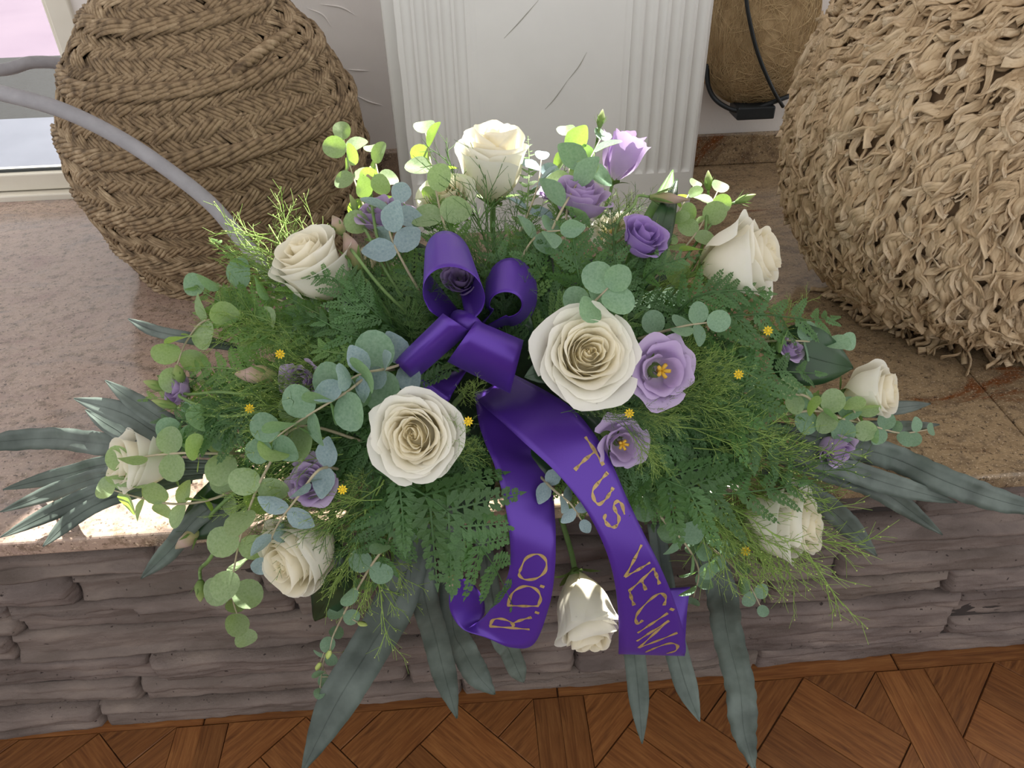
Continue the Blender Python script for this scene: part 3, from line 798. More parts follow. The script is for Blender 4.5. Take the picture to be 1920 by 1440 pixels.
def flower(kind, label, px, py, off, dpx, axis, opn=.5, aspect=.55, N=30, ruf=.5, seed=1, mats=(None, None), stem=True, rmin=0.0, hwf=1.0, sepals=True, pist=False, drops=0, cat=None, wide=1.0, tip=.025, group=None):
    r = random.Random(seed); c = P(px, py, off); S = dpx/2*mpp(c); ax = toward(*axis)
    DV = []; H = 2*aspect; grow = 1/(1+.45*opn+.02)
    base = c-ax*(S*H*.5)
    R = frame(ax, CRIGHT); ro, M, Mi = root(kind, base, label, cat or kind, group, R)
    for i in range(N):
        f = rmin+(1-rmin)*i/(N-1)
        V, F, A = petal_mesh(f, r, H/grow*1.0, opn, ruf, hwf, mat=None, tipamp=tip, wide=wide)
        k = S*grow; ell = 1-.22*(1-f)*(kind == 'rose')
        PM = Matrix.Rotation(seed*1.3, 4, 'Z') @ Matrix.Diagonal((1, ell, 1, 1)) @ Matrix.Rotation(i*2.3999, 4, 'Z') @ Matrix.Rotation(r.uniform(-.05, .05)*(1+1.6*f), 4, 'X')
        ob('petal', [PM @ Vector((x*k, y*k, z*k)) for x, y, z in V], F, mats[0] if f < .72 else mats[1], ro, attr=A)
        if drops and f > .6: DV += [PM @ Vector((x*k, y*k, z*k)) for x, y, z in V[2::3]]
    if kind == 'rose':                             # plain dome added inside so petal gaps stay shallow and bright
        V, F, A = [], [], []; k = S*grow; hh = H/grow
        for j in range(7):
            q = j/6*.50
            for a in range(16): V.append((q*k*math.cos(a*.3927), q*k*math.sin(a*.3927), k*hh*(.70-.34*(q/.50)**2))); A.append(.15+.5*j/6)
        for j in range(6):
            for a in range(16): F.append((j*16+a, (j+1)*16+a, (j+1)*16+(a+1) % 16, j*16+(a+1) % 16))
        ob('heart', V, F, mats[0], ro, attr=A)
    if sepals:
        for i in range(5):
            V, F = blade(S*.62, S*.26, droop=-.1 if i % 2 else .35)
            ob('sepal', V, F, M_SEPAL, ro, Matrix.Rotation(i*1.2566+seed, 4, 'Z') @ Matrix.Translation((0, S*.10, -.002)) @ Matrix.Rotation(.35+r.uniform(-.3, .4), 4, 'X'))
        V, F = [], []
        prof = [(-.05, .02), (-.045, .09), (.0, .17), (.05, .20), (.10, .12)]
        for z, q in prof:
            for a in range(10): V.append((q*S*math.cos(a*.6283), q*S*math.sin(a*.6283), z*S*2))
        for i in range(4):
            for a in range(10): F.append((i*10+a, i*10+(a+1) % 10, i*10+10+(a+1) % 10, i*10+10+a))
        ob('receptacle', V, F, M_SEPAL, ro)
    if drops:
        V, F = [], []; cl = Mi @ CAM
        for q in range(drops):
            p = r.choice(DV); d = (cl-p).normalized(); rr = r.choice((.0005, .0007, .0009, .0012)); p = p+d*rr*.4; a = d.orthogonal().normalized(); b2 = d.cross(a); b = len(V)
            for t in (0, .8, 1.35):
                for j in range(7): V.append(p+(a*math.cos(j*.8976)+b2*math.sin(j*.8976))*rr*math.cos(t)+d*rr*.8*math.sin(t))
            for t in range(2):
                for j in range(7): F.append((b+t*7+j, b+t*7+(j+1) % 7, b+t*7+7+(j+1) % 7, b+t*7+7+j))
            F.append(tuple(b+14+j for j in range(7)))
        o = ob('water_drops', V, F, M_WATER, ro); o['kind'] = 'stuff'
    if pist:
        V, F = [], []
        for a in range(5):
            an = a*1.2566; tube([Vector((0, 0, S*.3)), Vector((.06*S*math.cos(an), .06*S*math.sin(an), S*.55)), Vector((.16*S*math.cos(an), .16*S*math.sin(an), S*.68))], S*.05, 5, True, V, F)
        ob('stamens', V, F, M_PIST, ro)
    if stem:
        pts = [Mi @ p for p in stem_path(base, ax)]
        V, F = tube(pts, .0032 if kind == 'rose' else .0020, 7); ob('stem', V, F, M_STEM, ro)
    return ro
def rose(label, px, py, off, d, axis, opn=.45, aspect=.6, seed=1, N=30, **k):
    LAND.append((k.pop('short', 'the white rose'), px, py))
    if N < 36: k.setdefault('hwf', 1.28); N = 23
    return flower('rose', label, px, py, off, d, axis, opn, aspect, N, .85 if N > 30 else .6, seed, (M_ROSE, M_ROSEW), group='white roses', **k)
def lis(label, px, py, off, d, axis, opn=.7, aspect=.5, seed=1, N=13, deep=False, **k):
    LAND.append((k.pop('short', 'the lilac flower'), px, py))
    m = M_LISD if deep else M_LIS
    return flower('lisianthus', label, px, py, off, d, axis, opn, aspect, N, 1.25, seed, (m, m), group='lilac lisianthus flowers', rmin=k.pop('rmin', .22), hwf=.95, cat='flower', tip=.0, **k)

def bud(label, px, py, off, L, w, axis, path, mat=None, seed=1, group='flower buds', srad=.0016):
    """closed bud: twisted pointed spindle, calyx of thin sepals and its stem (path = pixels back to the heap)"""
    c = P(px, py, off); m = mpp(c); Lm, wm = L*m, w*m; ax = toward(*axis); base = c-ax*Lm*.5
    R = frame(ax, CRIGHT); ro, M, Mi = root('flower_bud', base, label, 'bud', group, R); r = random.Random(seed)
    V, F, A = [], [], []; n, k = 12, 12
    for i in range(n+1):
        t = i/n; rr = wm/2*(math.sin(math.pi*min(1, (t*.86+.10)))**.8)*(1-.35*t*t)
        if i == n: rr = wm*.04
        for j in range(k):
            an = 2*math.pi*j/k+2.2*t; q = rr*(1+.10*math.cos(3*(an-3.0*t)))
            V.append((q*math.cos(an), q*math.sin(an), Lm*t)); A.append(t)
    for i in range(n):
        for j in range(k): F.append((i*k+j, i*k+(j+1) % k, (i+1)*k+(j+1) % k, (i+1)*k+j))
    F.append(tuple(range(n*k, n*k+k)))
    ob('bud', V, F, mat or M_BUDP, ro, attr=A)
    for a in range(5):
        V, F = blade(Lm*.75, wm*.22, 6, .2, r.uniform(-.05, .12))
        ob('sepal', V, F, M_SEPAL, ro, Matrix.Rotation(a*1.2566, 4, 'Z') @ Matrix.Translation((0, wm*.12, 0)) @ Matrix.Rotation(1.08+r.uniform(-.1, .05), 4, 'X'))
    pts = [base]+[base-ax*.012]+[P(*q) for q in path]
    V, F = tube([Mi @ p for p in crom(pts, 22)], srad, 6); ob('stem', V, F, M_STEM, ro)
    return ro

# --- eucalyptus
def euc_mesh(round_, seed):
    r = random.Random(seed); V, F = [(0, 0, 0), (0, .42, -.02)], []; n = 16
    for i in range(n):
        a = -math.pi/2+2*math.pi*i/n; x, y = math.cos(a), math.sin(a)
        w = .47 if round_ else .36
        yy = .5+.5*y; xx = w*x*(1 if round_ else (1-.35*max(0, y)))
        if not round_ and y > .5: xx *= 1-.35*(y-.5)
        V.append((xx, yy, .10*x*x-.07*(y*.5+.5)**2+.015*math.sin(3*a+seed)))
    V += [(v[0]*.5, .42+(v[1]-.42)*.5, v[2]*.45-.015) for v in V[2:2+n]]
    for i in range(n):
        j = (i+1) % n
        F.append((2+i, 2+j, 2+n+j, 2+n+i)); F.append((2+n+i, 2+n+j, 1))
    return V[0:], F
EUCM = {}
def euc_mesh_get(mat, rd):
    key = (mat.name, rd)
    if key not in EUCM: EUCM[key] = [mk('leaf', *euc_mesh(rd, s), mat) for s in range(3)]
    return EUCM[key]
def euc(path, l0, l1, n, mat=None, rd=True, seed=1, face=.8, tipleaf=True, srad=.0013, desc='silvery eucalyptus sprig with round leaves', skip=.12, label=None, budtip=False):
    mat = mat or M_EUC; r = random.Random(seed*13+5)
    pts = crom([P(*q) for q in path], 60); m = mpp(pts[-1])
    mid = path[-1]; lb = label or lab(desc, mid[0], mid[1], None)
    ro, M, Mi = root('eucalyptus_sprig', pts[0], lb, 'eucalyptus', 'eucalyptus sprigs')
    V, F = tube([Mi @ p for p in pts], lambda t: srad*(1.25-.7*t), 6); ob('stem', V, F, M_WOODY, ro)
    ms = euc_mesh_get(mat, rd)
    for i in range(n):
        t = skip+(1-skip)*(i+.3)/n if n > 1 else .5; k = min(59, int(t*59)); p = pts[k]
        T = (pts[min(59, k+2)]-pts[max(0, k-2)]).normalized()
        to = (CAM-p).normalized(); side = T.cross(to).normalized(); nn = side.cross(T)
        tw = (math.pi/2 if i % 2 else 0)*.75+r.uniform(-.35, .35)
        sz = (l0+(l1-l0)*t)*m*r.uniform(.88, 1.12)
        for s in (1, -1):
            d = side*math.cos(tw)*s+nn*math.sin(tw)*s
            ydir = (d*1.0+T*r.uniform(.15, .5)).normalized()
            nh = (to*face*r.uniform(.6, 1.3)+T*r.uniform(.2, .9)+Vector((r.uniform(-.4, .4), r.uniform(-.4, .4), r.uniform(-.2, .5)))).normalized()
            R = yframe(ydir, nh)
            link('leaf', ms[r.randrange(3)], ro, Mi @ Matrix.Translation(p) @ R.to_4x4() @ Matrix.Diagonal((sz, sz, sz, 1)))
    if tipleaf:
        T = (pts[-1]-pts[-4]).normalized(); to = (CAM-pts[-1]).normalized(); sz = l1*m*.9
        link('leaf', ms[0], ro, Mi @ Matrix.Translation(pts[-1]) @ yframe(T+to*.2, to).to_4x4() @ Matrix.Diagonal((sz, sz, sz, 1)))
    if budtip:
        for q in range(7):
            a = pts[-1-q*4]; d = Vector((r.uniform(-1, 1), r.uniform(-.6, .2), r.uniform(-1, .1))).normalized(); e = a+d*m*r.uniform(25, 50)
            V, F = tube([Mi @ x for x in crom([a, a.lerp(e, .5)+Vector((0, 0, .003)), e]  , 6)], .0007, 5); ob('twig', V, F, M_WOODY, ro)
            V, F = [], []
            for i in range(5):
                t = i/4; rr = m*6*math.sin(math.pi*(.1+.85*t))
                for j in range(6): V.append(Mi @ (e+d*m*18*t)+Vector((rr*math.cos(j*1.047), rr*math.sin(j*1.047), 0)))
            for i in range(4):
                for j in range(6): F.append((i*6+j, i*6+(j+1) % 6, i*6+6+(j+1) % 6, i*6+6+j))
            ob('bud', V, F, M_BUD, ro)
    return ro

# --- leatherleaf fern
def pinna_mesh(seed, n=8, deep=1.0):
    """a toothed pinna along +Y, length 1: narrow lobes standing clear of each other"""
    r = random.Random(seed); V, F = [], []
    zz = lambda x, y: -.5*x*x-.10*abs(x)+.02*math.sin(8*y+seed)-.10*y*y
    for i in range(n+1):
        y = i/n*.97; w = .014*(1-.6*y)
        V += [(-w, y, zz(0, y)-.004), (w, y, zz(0, y)-.004)]
        if i: q = 2*i; F.append((q-2, q-1, q+1, q))
    for s in (-1, 1):
        for k in range(n):
            y0 = (k+.15+(.0 if s > 0 else .30))/(n+.6); l = (.25*(1-y0)**.65+.03)*(1 if k else .85)*r.uniform(.9, 1.1)
            a = 1.02-.35*y0+r.uniform(-.08, .08); d = Vector((s*math.sin(a), math.cos(a))); e = Vector((-s*math.cos(a), math.sin(a)))  # along and towards the tip side
            w = .115*(1-.45*y0)*1.15
            def pt(u, v): return (d.x*l*u+e.x*w*v, y0+d.y*l*u+e.y*w*v)
            o = [pt(0, -.35), pt(.35, -.62), pt(.62, -.70), pt(.60, -.46), pt(.86, -.42), pt(1, .05), pt(.80, .22), pt(.78, .42), pt(.52, .38), pt(.45, .58), pt(0, .55)]
            b = len(V); V += [(x, y, zz(x, y)) for x, y in o]+[(pt(.4, 0)[0], pt(.4, 0)[1], zz(*pt(.4, 0))-.012)]
            for i in range(10):
                F.append((b+i, b+i+1, b+11) if s > 0 else (b+i+1, b+i, b+11))
    V2 = (.0, 1.0)
    b = len(V); V += [(-.03, .93, zz(0, .93)), (.03, .93, zz(0, .93)), (0, 1.03, zz(0, 1))]; F.append((b, b+1, b+2))
    return V, F
PIN = {}
def pin_get(mat):
    if mat.name not in PIN: PIN[mat.name] = [mk('pinna', *pinna_mesh(s, 7+s % 2), mat, smooth=False) for s in range(4)]
    return PIN[mat.name]
def fern(path, w, n=11, mat=None, seed=1, nh=None, start=.12, label=None, desc='dark green leatherleaf fern frond', ang=.95, tipw=.15):
    mat = mat or M_FERN; r = random.Random(seed*7+3)
    pts = crom([P(*q) for q in path], 50); m = mpp(pts[-1]); W = w*m
    lb = label or lab(desc, path[-1][0], path[-1][1], None)
    ro, M, Mi = root('fern_frond', pts[0], lb, 'fern', 'leatherleaf fern fronds')
    V, F = tube([Mi @ p for p in pts], lambda t: .0011*(1.2-t*.9), 5); ob('rachis', V, F, M_STEM if mat is not M_FERN else M_FERN, ro)
    ms = pin_get(mat)
    Lp = sum(math.hypot(path[i+1][0]-path[i][0], path[i+1][1]-path[i][1]) for i in range(len(path)-1))
    n = max(6, int(Lp/(10+W/m*.27)))
    for i in range(n):
        t = start+(1-start)*(i/n); k = min(49, int(t*49)); p = pts[k]; T = (pts[min(49, k+2)]-pts[max(0, k-2)]).normalized()
        to = (CAM-p).normalized(); hint = nh if nh is not None else (to*.8+Vector((0, -.1, .7)))
        side = T.cross(hint).normalized(); N_ = side.cross(T).normalized()
        u = i/n; L = W*(.30+.70*math.sin(math.pi*min(1, .5+u*.5))**.9)*(.55+.45*sstep(0, .25, u)) if False else W*(1-u)**.72*(.70+.30*sstep(0, .18, u))+W*tipw
        for s in (-1, 1):
            a = ang-.30*u+r.uniform(-.1, .1)
            yd = (T*math.cos(a)+side*s*math.sin(a)+N_*r.uniform(-.22, .10)).normalized()
            R = yframe(yd, N_+side*r.uniform(-.35, .35)+T*r.uniform(-.2, .2)); q = pts[min(49, k+(1 if s > 0 else 0))]
            link('pinna', ms[r.randrange(4)], ro, Mi @ Matrix.Translation(q) @ R.to_4x4() @ Matrix.Diagonal((L*r.uniform(.92, 1.08), L, L, 1)))
    T = (pts[-1]-pts[-5]).normalized(); to = (CAM-pts[-1]).normalized(); L = W*(tipw+.16)
    link('pinna', ms[0], ro, Mi @ Matrix.Translation(pts[-3]) @ yframe(T, to*.8+Vector((0, 0, .6))).to_4x4() @ Matrix.Diagonal((L, L, L, 1)))
    return ro

# --- long strap leaves
def strap(path, w, wave=.0, mat=None, seed=1, label=None, desc='long blue-green strap leaf', nh=None, tipt=.7, wide0=.55, ys=None):
    r = random.Random(seed); n = 44
    P3 = [P(*q) for q in path] if ys is None else [atY(q[0], q[1], y) for q, y in zip(path, ys)]
    pts = crom(P3, n+1); m = mpp(pts[n//2]); W = w*m
    lb = label or lab(desc, path[-1][0], path[-1][1], None)
    ro, M, Mi = root('strap_leaf', pts[0], lb, 'leaf', 'long strap leaves'); V, F = [], []
    for i, p in enumerate(pts):
        t = i/n; T = (pts[min(n, i+1)]-pts[max(0, i-1)]).normalized(); to = (CAM-p).normalized(); hint = nh if nh is not None else to
        side = T.cross(hint).normalized(); N_ = side.cross(T)
        ww = W/2*(wide0+(1-wide0)*sstep(0, .3, t))*(1-max(0, (t-tipt)/(1-tipt))**1.6)+.0004
        for j, s in enumerate((-1, -.55, 0, .55, 1)):
            wv = wave*m*math.sin(i*.95+(1.3 if s > 0 else 0)+seed)*abs(s)**3*(1-t*.6)
            sw = wave*m*.45*math.cos(i*.95+(2.0 if s > 0 else 0)+seed)*abs(s)**3
            V.append(Mi @ (p+side*(s*ww+math.copysign(sw, s)*(1 if abs(s) == 1 else 0))+N_*(wv+.16*ww*abs(s)-(.0006 if s == 0 else 0))))
    for i in range(n):
        for j in range(4): F.append((i*5+j, i*5+j+1, i*5+6+j, i*5+5+j))
    o = ob('blade', V, F, mat or M_STRAP, ro); md = o.modifiers.new('thick', 'SOLIDIFY'); md.thickness = .0006
    mid = [V[i*5+2] for i in range(n+1)]
    V2, F2 = tube([q+Mi.to_3x3() @ ((CAM-pts[i]).normalized()*.0005) for i, q in enumerate(mid)], lambda t: .0009*(1.1-t), 4); ob('midrib', V2, F2, mat or M_STRAP, ro)
    return ro
def broad(path, w, mat=None, seed=1, label=None, desc='broad glossy dark leaf'):
    return strap(path, w, .6, mat or M_BROAD, seed, label, desc, tipt=.45, wide0=.35)

# --- fine filler sprigs
def filler_mesh(seed, wisp=False):
    r = random.Random(seed); V, F, B, G = [], [], [], []
    def ico(c, s):
        b = len(B); B.extend([c+Vector(v)*s for v in ((0, 0, 1.3), (1, 0, 0), (0, 1, 0), (-1, 0, 0), (0, -1, 0), (0, 0, -1.3))])
        for f in ((0, 1, 2), (0, 2, 3), (0, 3, 4), (0, 4, 1), (5, 2, 1), (5, 3, 2), (5, 4, 3), (5, 1, 4)): G.append(tuple(b+i for i in f))
    def br(p, d, L, lev, rad):
        pts = [p]; q = p; dd = d.normalized(); n = 4
        for i in range(n):
            dd = (dd+Vector((r.uniform(-1, 1), r.uniform(-1, 1), r.uniform(-.4, .9)))*(.16 if lev else .07)).normalized(); q = q+dd*L/n; pts.append(q)
        tube(pts, lambda t: rad*(1-.45*t), 3, False, V, F)
        if lev == 0: return
        k = {3: 9, 2: (6 if wisp else 5), 1: 3}[lev]
        for i in range(k):
            t = (.22 if lev == 3 else .3)+.75*(i/k); a = pts[min(n-1, int(t*n))].lerp(pts[min(n, int(t*n)+1)], (t*n) % 1)
            an = i*2.4+r.uniform(-.5, .5); side = dd.orthogonal().normalized(); side = Matrix.Rotation(an, 3, dd) @ side
            d2 = (dd*r.uniform(.75, 1.1)+side*r.uniform(.45, .85)).normalized()
            br(a, d2, L*{3: .52*(1.1-.45*t), 2: .50, 1: .5}[lev]*r.uniform(.8, 1.2), lev-1, rad*.66)
        if lev <= 1 and not wisp and r.random() < .75: ico(pts[-1], .0055)
        if lev == 1 and wisp and r.random() < .2: ico(pts[-1], .004)
    br(Vector((0, 0, 0)), Vector((0, 0, 1)), .82, 3, .0075)
    return V, F, B, G
FILL = None
def fill_get():
    global FILL
    FILL = []
    for s in range(7):
        V, F, B, G = filler_mesh(100+s, s >= 5); mt = M_TWIG if s < 4 else M_TWIGD
        FILL.append((mk('twigs', V, F, mt), mk('buds', B, G, M_BUD, False)))
def filler(base, tip, seed=1, wisp=False, flower_=False, desc='fine green filler sprig with tiny buds', spread=1.0):
    r = random.Random(seed*3+1)
    a, b = P(*base), P(*tip); d = b-a; L = d.length
    lb = lab(desc, tip[0], tip[1], None)
    R = frame(d, CRIGHT) @ Matrix.Rotation(r.uniform(0, 6.28), 3, 'Z')
    ro, M, Mi = root('filler_sprig', a, lb, 'greenery', 'fine filler sprigs', R)
    v = r.choice((5, 6)) if wisp else r.randrange(5)
    S = Matrix.Diagonal((L*spread*.88, L*spread*.88, L*.88, 1))
    o = link('twigs', FILL[v][0], ro, S); o['kind'] = 'stuff'
    o = link('buds', FILL[v][1], ro, S); o['kind'] = 'stuff'
    if flower_:
        V, F = [], []; m = mpp(b); sz = 9*m; to = (CAM-b).normalized(); RR = frame(to, CUP)
        c = b+to*.004
        for k in range(9):
            an = k*.698; e = RR @ Vector((math.cos(an), math.sin(an), .25)); g = RR @ Vector((-math.sin(an), math.cos(an), 0)); q = len(V)
            V += [Mi @ (c+e*sz*.2), Mi @ (c+e*sz*.7+g*sz*.22), Mi @ (c+e*sz*1.1), Mi @ (c+e*sz*.7-g*sz*.22)]; F.append((q, q+1, q+2, q+3))
        q = len(V)
        for k in range(8): V.append(Mi @ (c+RR @ Vector((math.cos(k*.785)*.35, math.sin(k*.785)*.35, .25))*sz))
        V.append(Mi @ (c+to*sz*.5)); F += [(q+k, q+(k+1) % 8, q+8) for k in range(8)]
        ob('yellow_floret', V, F, M_YEL, ro, smooth=False)['label'] = 'tiny yellow daisy-like floret'
    return ro
# ================================================================== the arrangement
# foam block in its tray, deep inside the heap
def foam():
    r, M, Mi = root('floral_foam', (CORE.x, CORE.y, 0), 'dark green floral foam block in a tray hidden under the flowers', 'foam')
    V, F = box(-.22, .22, -.11, .09, .012, .14); bevel(ob('foam_block', V, F, simple('foam', rgb('1d3020'), rgb('28402a'), 80, .95, .5, 200), r, smooth=False), .02, 3)
    V, F = box(-.24, .24, -.12, .10, 0, .018); bevel(ob('tray', V, F, simple('tray_plastic', rgb('16241a'), rgb('1b2a1e'), 10, .4), r, smooth=False), .006)
foam()
fill_get()
LAND += [('the purple bow', 880, 590), ('the woven jar', 420, 300), ('the curly basket', 1600, 420), ('the purple ribbon tail', 1150, 1000), ('the lettered short ribbon tail', 990, 1000)]
# --- roses
rose('white rose standing highest, in front of the fluted panel', 925, 308, .02, 150, (.02, .80, .55), .30, 1.0, 11, short='the topmost rose')
rose('white rose tilted to the upper left beside the woven jar', 588, 505, .02, 160, (-.30, .62, .62), .34, .92, 12, short='the upper-left rose')
rose('sunlit cream rose half hidden behind the topmost rose', 835, 375, -.02, 130, (-.1, .5, .8), .45, .6, 13, short='the half-hidden rose')
rose('white rose facing right near the curly basket', 1385, 490, .02, 168, (.80, .20, .42), .40, .92, 14, short='the right-facing rose')
rose('largest open white rose, right of the purple bow', 1100, 665, .055, 204, (.14, .10, .97), .46, .50, 15, N=42, drops=60, short='the largest rose')
rose('open creamy rose facing forward, lower left of the bow', 780, 815, .05, 186, (-.10, .02, 1), .42, .50, 16, N=42, drops=20, short='the open creamy rose')
rose('white rose low at the far left behind eucalyptus leaves', 268, 866, .025, 140, (-.72, .10, .68), .35, .85, 17, short='the far-left rose')
rose('small white rose at the far right edge of the heap', 1630, 735, .03, 112, (.72, .08, .62), .25, .88, 18, short='the far-right rose')
rose('white rose at lower right hanging over the ledge edge', 1465, 978, .03, 162, (.72, .05, .50), .42, .95, 19, short='the lower-right rose')
rose('white rose with water drops hanging lowest between the ribbon tails', 1096, 1146, .02, 142, (.16, -.74, .52), .35, 1.12, 20, drops=70, short='the lowest rose')
rose('cream rose at lower left hanging behind grey eucalyptus', 566, 1030, .02, 172, (-.42, -.30, .70), .35, .92, 21, short='the lower-left rose')
rose('overlit white rose deep behind the lilac blooms', 1165, 445, -.05, 130, (.1, .5, .8), .5, .6, 22, short='the overlit rose')
rose('pale rose sunk behind the upper-left bud', 700, 500, -.04, 100, (-.1, .5, .8), .4, .6, 23, short='the sunken pale rose')
# --- lilac lisianthus
lis('half closed lilac flower standing high in front of the flutes', 1166, 292, .02, 92, (.28, .86, .3), .22, 1.1, 31, 9, short='the half-closed lilac flower')
lis('sunlit lilac flower to the right of the topmost rose', 1088, 372, .02, 135, (.12, .75, .55), .55, .58, 32, short='the sunlit lilac flower')
lis('deep lilac ruffled flower left of the right-facing rose', 1205, 448, .025, 112, (.35, .50, .72), .55, .62, 33, 15, True, short='the deep lilac flower')
lis('wide open lilac flower with yellow stamens beside the largest rose', 1238, 695, .045, 156, (.18, -.05, .9), .75, .45, 34, 9, pist=True, rmin=.45, drops=60, short='the open lilac flower')
lis('lilac flower tucked under the largest rose by the ribbon', 1166, 832, .008, 118, (.25, -.2, .9), .65, .5, 35, 9, pist=True, rmin=.45, short='the tucked lilac flower')
lis('pale lilac flower at the back beside the woven jar', 718, 405, .0, 125, (-.1, .72, .55), .6, .55, 36, short='the back lilac flower')
lis('small lilac flower above the lower-left rose', 582, 905, .03, 112, (-.1, .25, .9), .7, .5, 37, short='the small lilac flower')
lis('lilac flower in fine greenery left of the bow', 568, 715, .02, 95, (-.2, -.2, .9), .5, .6, 38, short='the shaded lilac flower')
lis('lilac flower at the left edge behind curved stems', 335, 728, .01, 76, (-.6, .2, .7), .4, .6, 39, short='the left lilac flower')
lis('lilac flower hanging under the far-right rose', 1565, 838, .02, 82, (.3, -.55, .6), .35, .7, 40, short='the right hanging lilac flower')
lis('small lilac flower peeping between ferns at the right', 1482, 655, .01, 68, (.4, .5, .7), .6, .5, 41, short='the peeping lilac flower')
lis('mauve flower seen through the top bow loop', 862, 525, .02, 80, (0, .2, .95), .35, .7, 42, short='the mauve flower')
lis('sunlit lilac flower low behind the topmost rose', 1035, 360, -.03, 60, (-.2, .7, .6), .5, .5, 43, short='the low sunlit lilac flower')
# --- buds on curved stems
bud('brown-green bud at the end of an arching stem, upper right', 1255, 372, .03, 74, 22, (.97, -.10, .1), [(1188, 385, .03), (1155, 425, .02), (1150, 520, -.02), (1120, 620, -.06)], M_BUDP, 1)
bud('white-tipped green bud above the panel base, highest of all', 1127, 222, .02, 34, 15, (.18, .95, .1), [(1118, 270, .02), (1100, 340, .0), (1070, 460, -.04)], M_BUDG, 2)
bud('slim upright green bud right of the fluted panel', 1328, 338, .02, 36, 16, (-.02, .98, .1), [(1326, 400, .01), (1310, 480, -.02), (1240, 580, -.05)], M_BUDG, 3)
bud('slender green bud pointing right toward the curly basket', 1398, 372, .02, 40, 15, (.92, .35, .1), [(1355, 395, .01), (1310, 450, -.01), (1230, 560, -.05)], M_BUDG, 4)
bud('dark pointed bud standing upright beside the woven jar', 695, 335, .03, 46, 22, (-.02, .98, .1), [(698, 390, .03), (715, 470, .01), (770, 580, -.04)], M_BUDP, 5)
bud('slender bud leaning left of the dark pointed bud', 664, 385, .025, 44, 14, (-.35, .93, .1), [(690, 440, .02), (730, 520, .0), (790, 600, -.04)], M_BUDG, 6)
bud('brownish bud at the top of the upper-left rose', 633, 422, .05, 40, 26, (-.45, .88, .1), [(668, 480, .045), (720, 545, .02), (800, 620, -.03)], M_BUDP, 7)
bud('large cream-pink bud hugging the upper-left rose', 660, 470, .03, 72, 36, (-.35, .88, .2), [(690, 530, .02), (740, 600, -.01), (820, 660, -.05)], M_BUDP, 8)
bud('pink-grey bud lying left in fine greenery', 480, 703, .03, 76, 38, (-.95, .05, .2), [(560, 710, .01), (650, 720, -.02), (760, 700, -.06)], M_BUDP, 9)
bud('green bud nodding at the far left, upper one', 292, 722, .03, 46, 22, (-.88, .30, .2), [(340, 745, .03), (400, 765, .03), (520, 755, .01), (640, 720, -.03)], M_BUDG, 10)
bud('slim green bud at the far left, lower one', 308, 757, .03, 46, 18, (-.90, .28, .2), [(370, 777, .03), (460, 778, .03), (560, 745, .01), (660, 715, -.03)], M_BUDG, 11)
bud('green bud hanging from a long stem at lower left', 376, 1108, .02, 40, 24, (.05, -.98, .1), [(392, 1050, .02), (430, 990, .02), (500, 910, .01), (600, 830, -.03)], M_BUDG, 12, srad=.002)
bud('pale pink bud at the ledge edge, lower left', 352, 1010, .02, 56, 30, (-.72, -.62, .2), [(400, 960, .02), (460, 910, .01), (560, 850, -.03)], M_BUDP, 13, srad=.002)
bud('small reddish bud above the curled ribbon end', 846, 1092, .03, 40, 22, (-.05, -.95, .2), [(862, 1050, .02), (880, 990, .0), (900, 900, -.04)], M_BUDP, 14)
bud('green bud lying beside the far-right rose', 1600, 812, .03, 58, 22, (.92, -.05, .2), [(1545, 800, .02), (1480, 780, .0), (1380, 740, -.04)], M_BUDG, 15)
bud('green bud at the left between round leaves', 335, 700, .025, 34, 24, (-.2, .95, .2), [(410, 735, .03), (470, 737, .02), (560, 715, .0), (660, 690, -.04)], M_BUDG, 16)

# --- eucalyptus
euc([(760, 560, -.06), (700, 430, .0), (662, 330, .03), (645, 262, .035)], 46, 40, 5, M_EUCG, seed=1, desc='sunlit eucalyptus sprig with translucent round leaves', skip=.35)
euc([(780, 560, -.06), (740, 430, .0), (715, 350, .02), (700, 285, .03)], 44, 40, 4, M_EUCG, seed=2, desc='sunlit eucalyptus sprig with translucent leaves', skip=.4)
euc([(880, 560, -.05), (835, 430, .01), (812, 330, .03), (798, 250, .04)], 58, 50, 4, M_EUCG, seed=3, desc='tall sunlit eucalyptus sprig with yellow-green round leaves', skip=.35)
euc([(980, 560, -.05), (1040, 420, .03), (1090, 330, .04), (1125, 262, .045)], 58, 56, 4, M_EUC, False, 4, desc='pointed grey-green eucalyptus sprig', skip=.4)
euc([(1060, 640, -.03), (1090, 590, .04), (1120, 560, .075), (1140, 540, .085)], 60, 60, 3, M_EUC, seed=5, face=1.6, desc='eucalyptus rosette of broad round leaves', skip=.3)
euc([(760, 690, -.03), (700, 700, .04), (650, 735, .055), (600, 765, .06), (545, 800, .06), (505, 830, .06)], 78, 58, 7, M_EUC, True, 6, desc='grey eucalyptus sprig arching left')
euc([(790, 670, -.02), (730, 690, .045), (680, 700, .055), (640, 720, .06)], 66, 66, 4, M_EUCB, False, 7, desc='blue-grey eucalyptus sprig')
euc([(690, 830, -.03), (560, 800, .03), (500, 880, .05), (462, 970, .05), (440, 1060, .045), (436, 1120, .04), (455, 1180, .04)], 58, 50, 8, M_EUCG, True, 8, face=1.1, desc='pale green eucalyptus sprig hanging over the ledge', label='pale green eucalyptus sprig hanging down over the ledge at lower left')
euc([(760, 900, -.03), (735, 1000, .02), (690, 1070, .03), (640, 1160, .03), (610, 1230, .03), (600, 1290, .03)], 44, 26, 8, M_EUC, True, 9, label='slender eucalyptus sprig with pale buds hanging below the lower-left rose', budtip=True)
euc([(640, 880, -.02), (600, 880, .05), (560, 930, .055), (520, 985, .06), (495, 1045, .06)], 56, 56, 4, M_EUCB, False, 10, desc='blue-grey eucalyptus sprig crossing the rose')
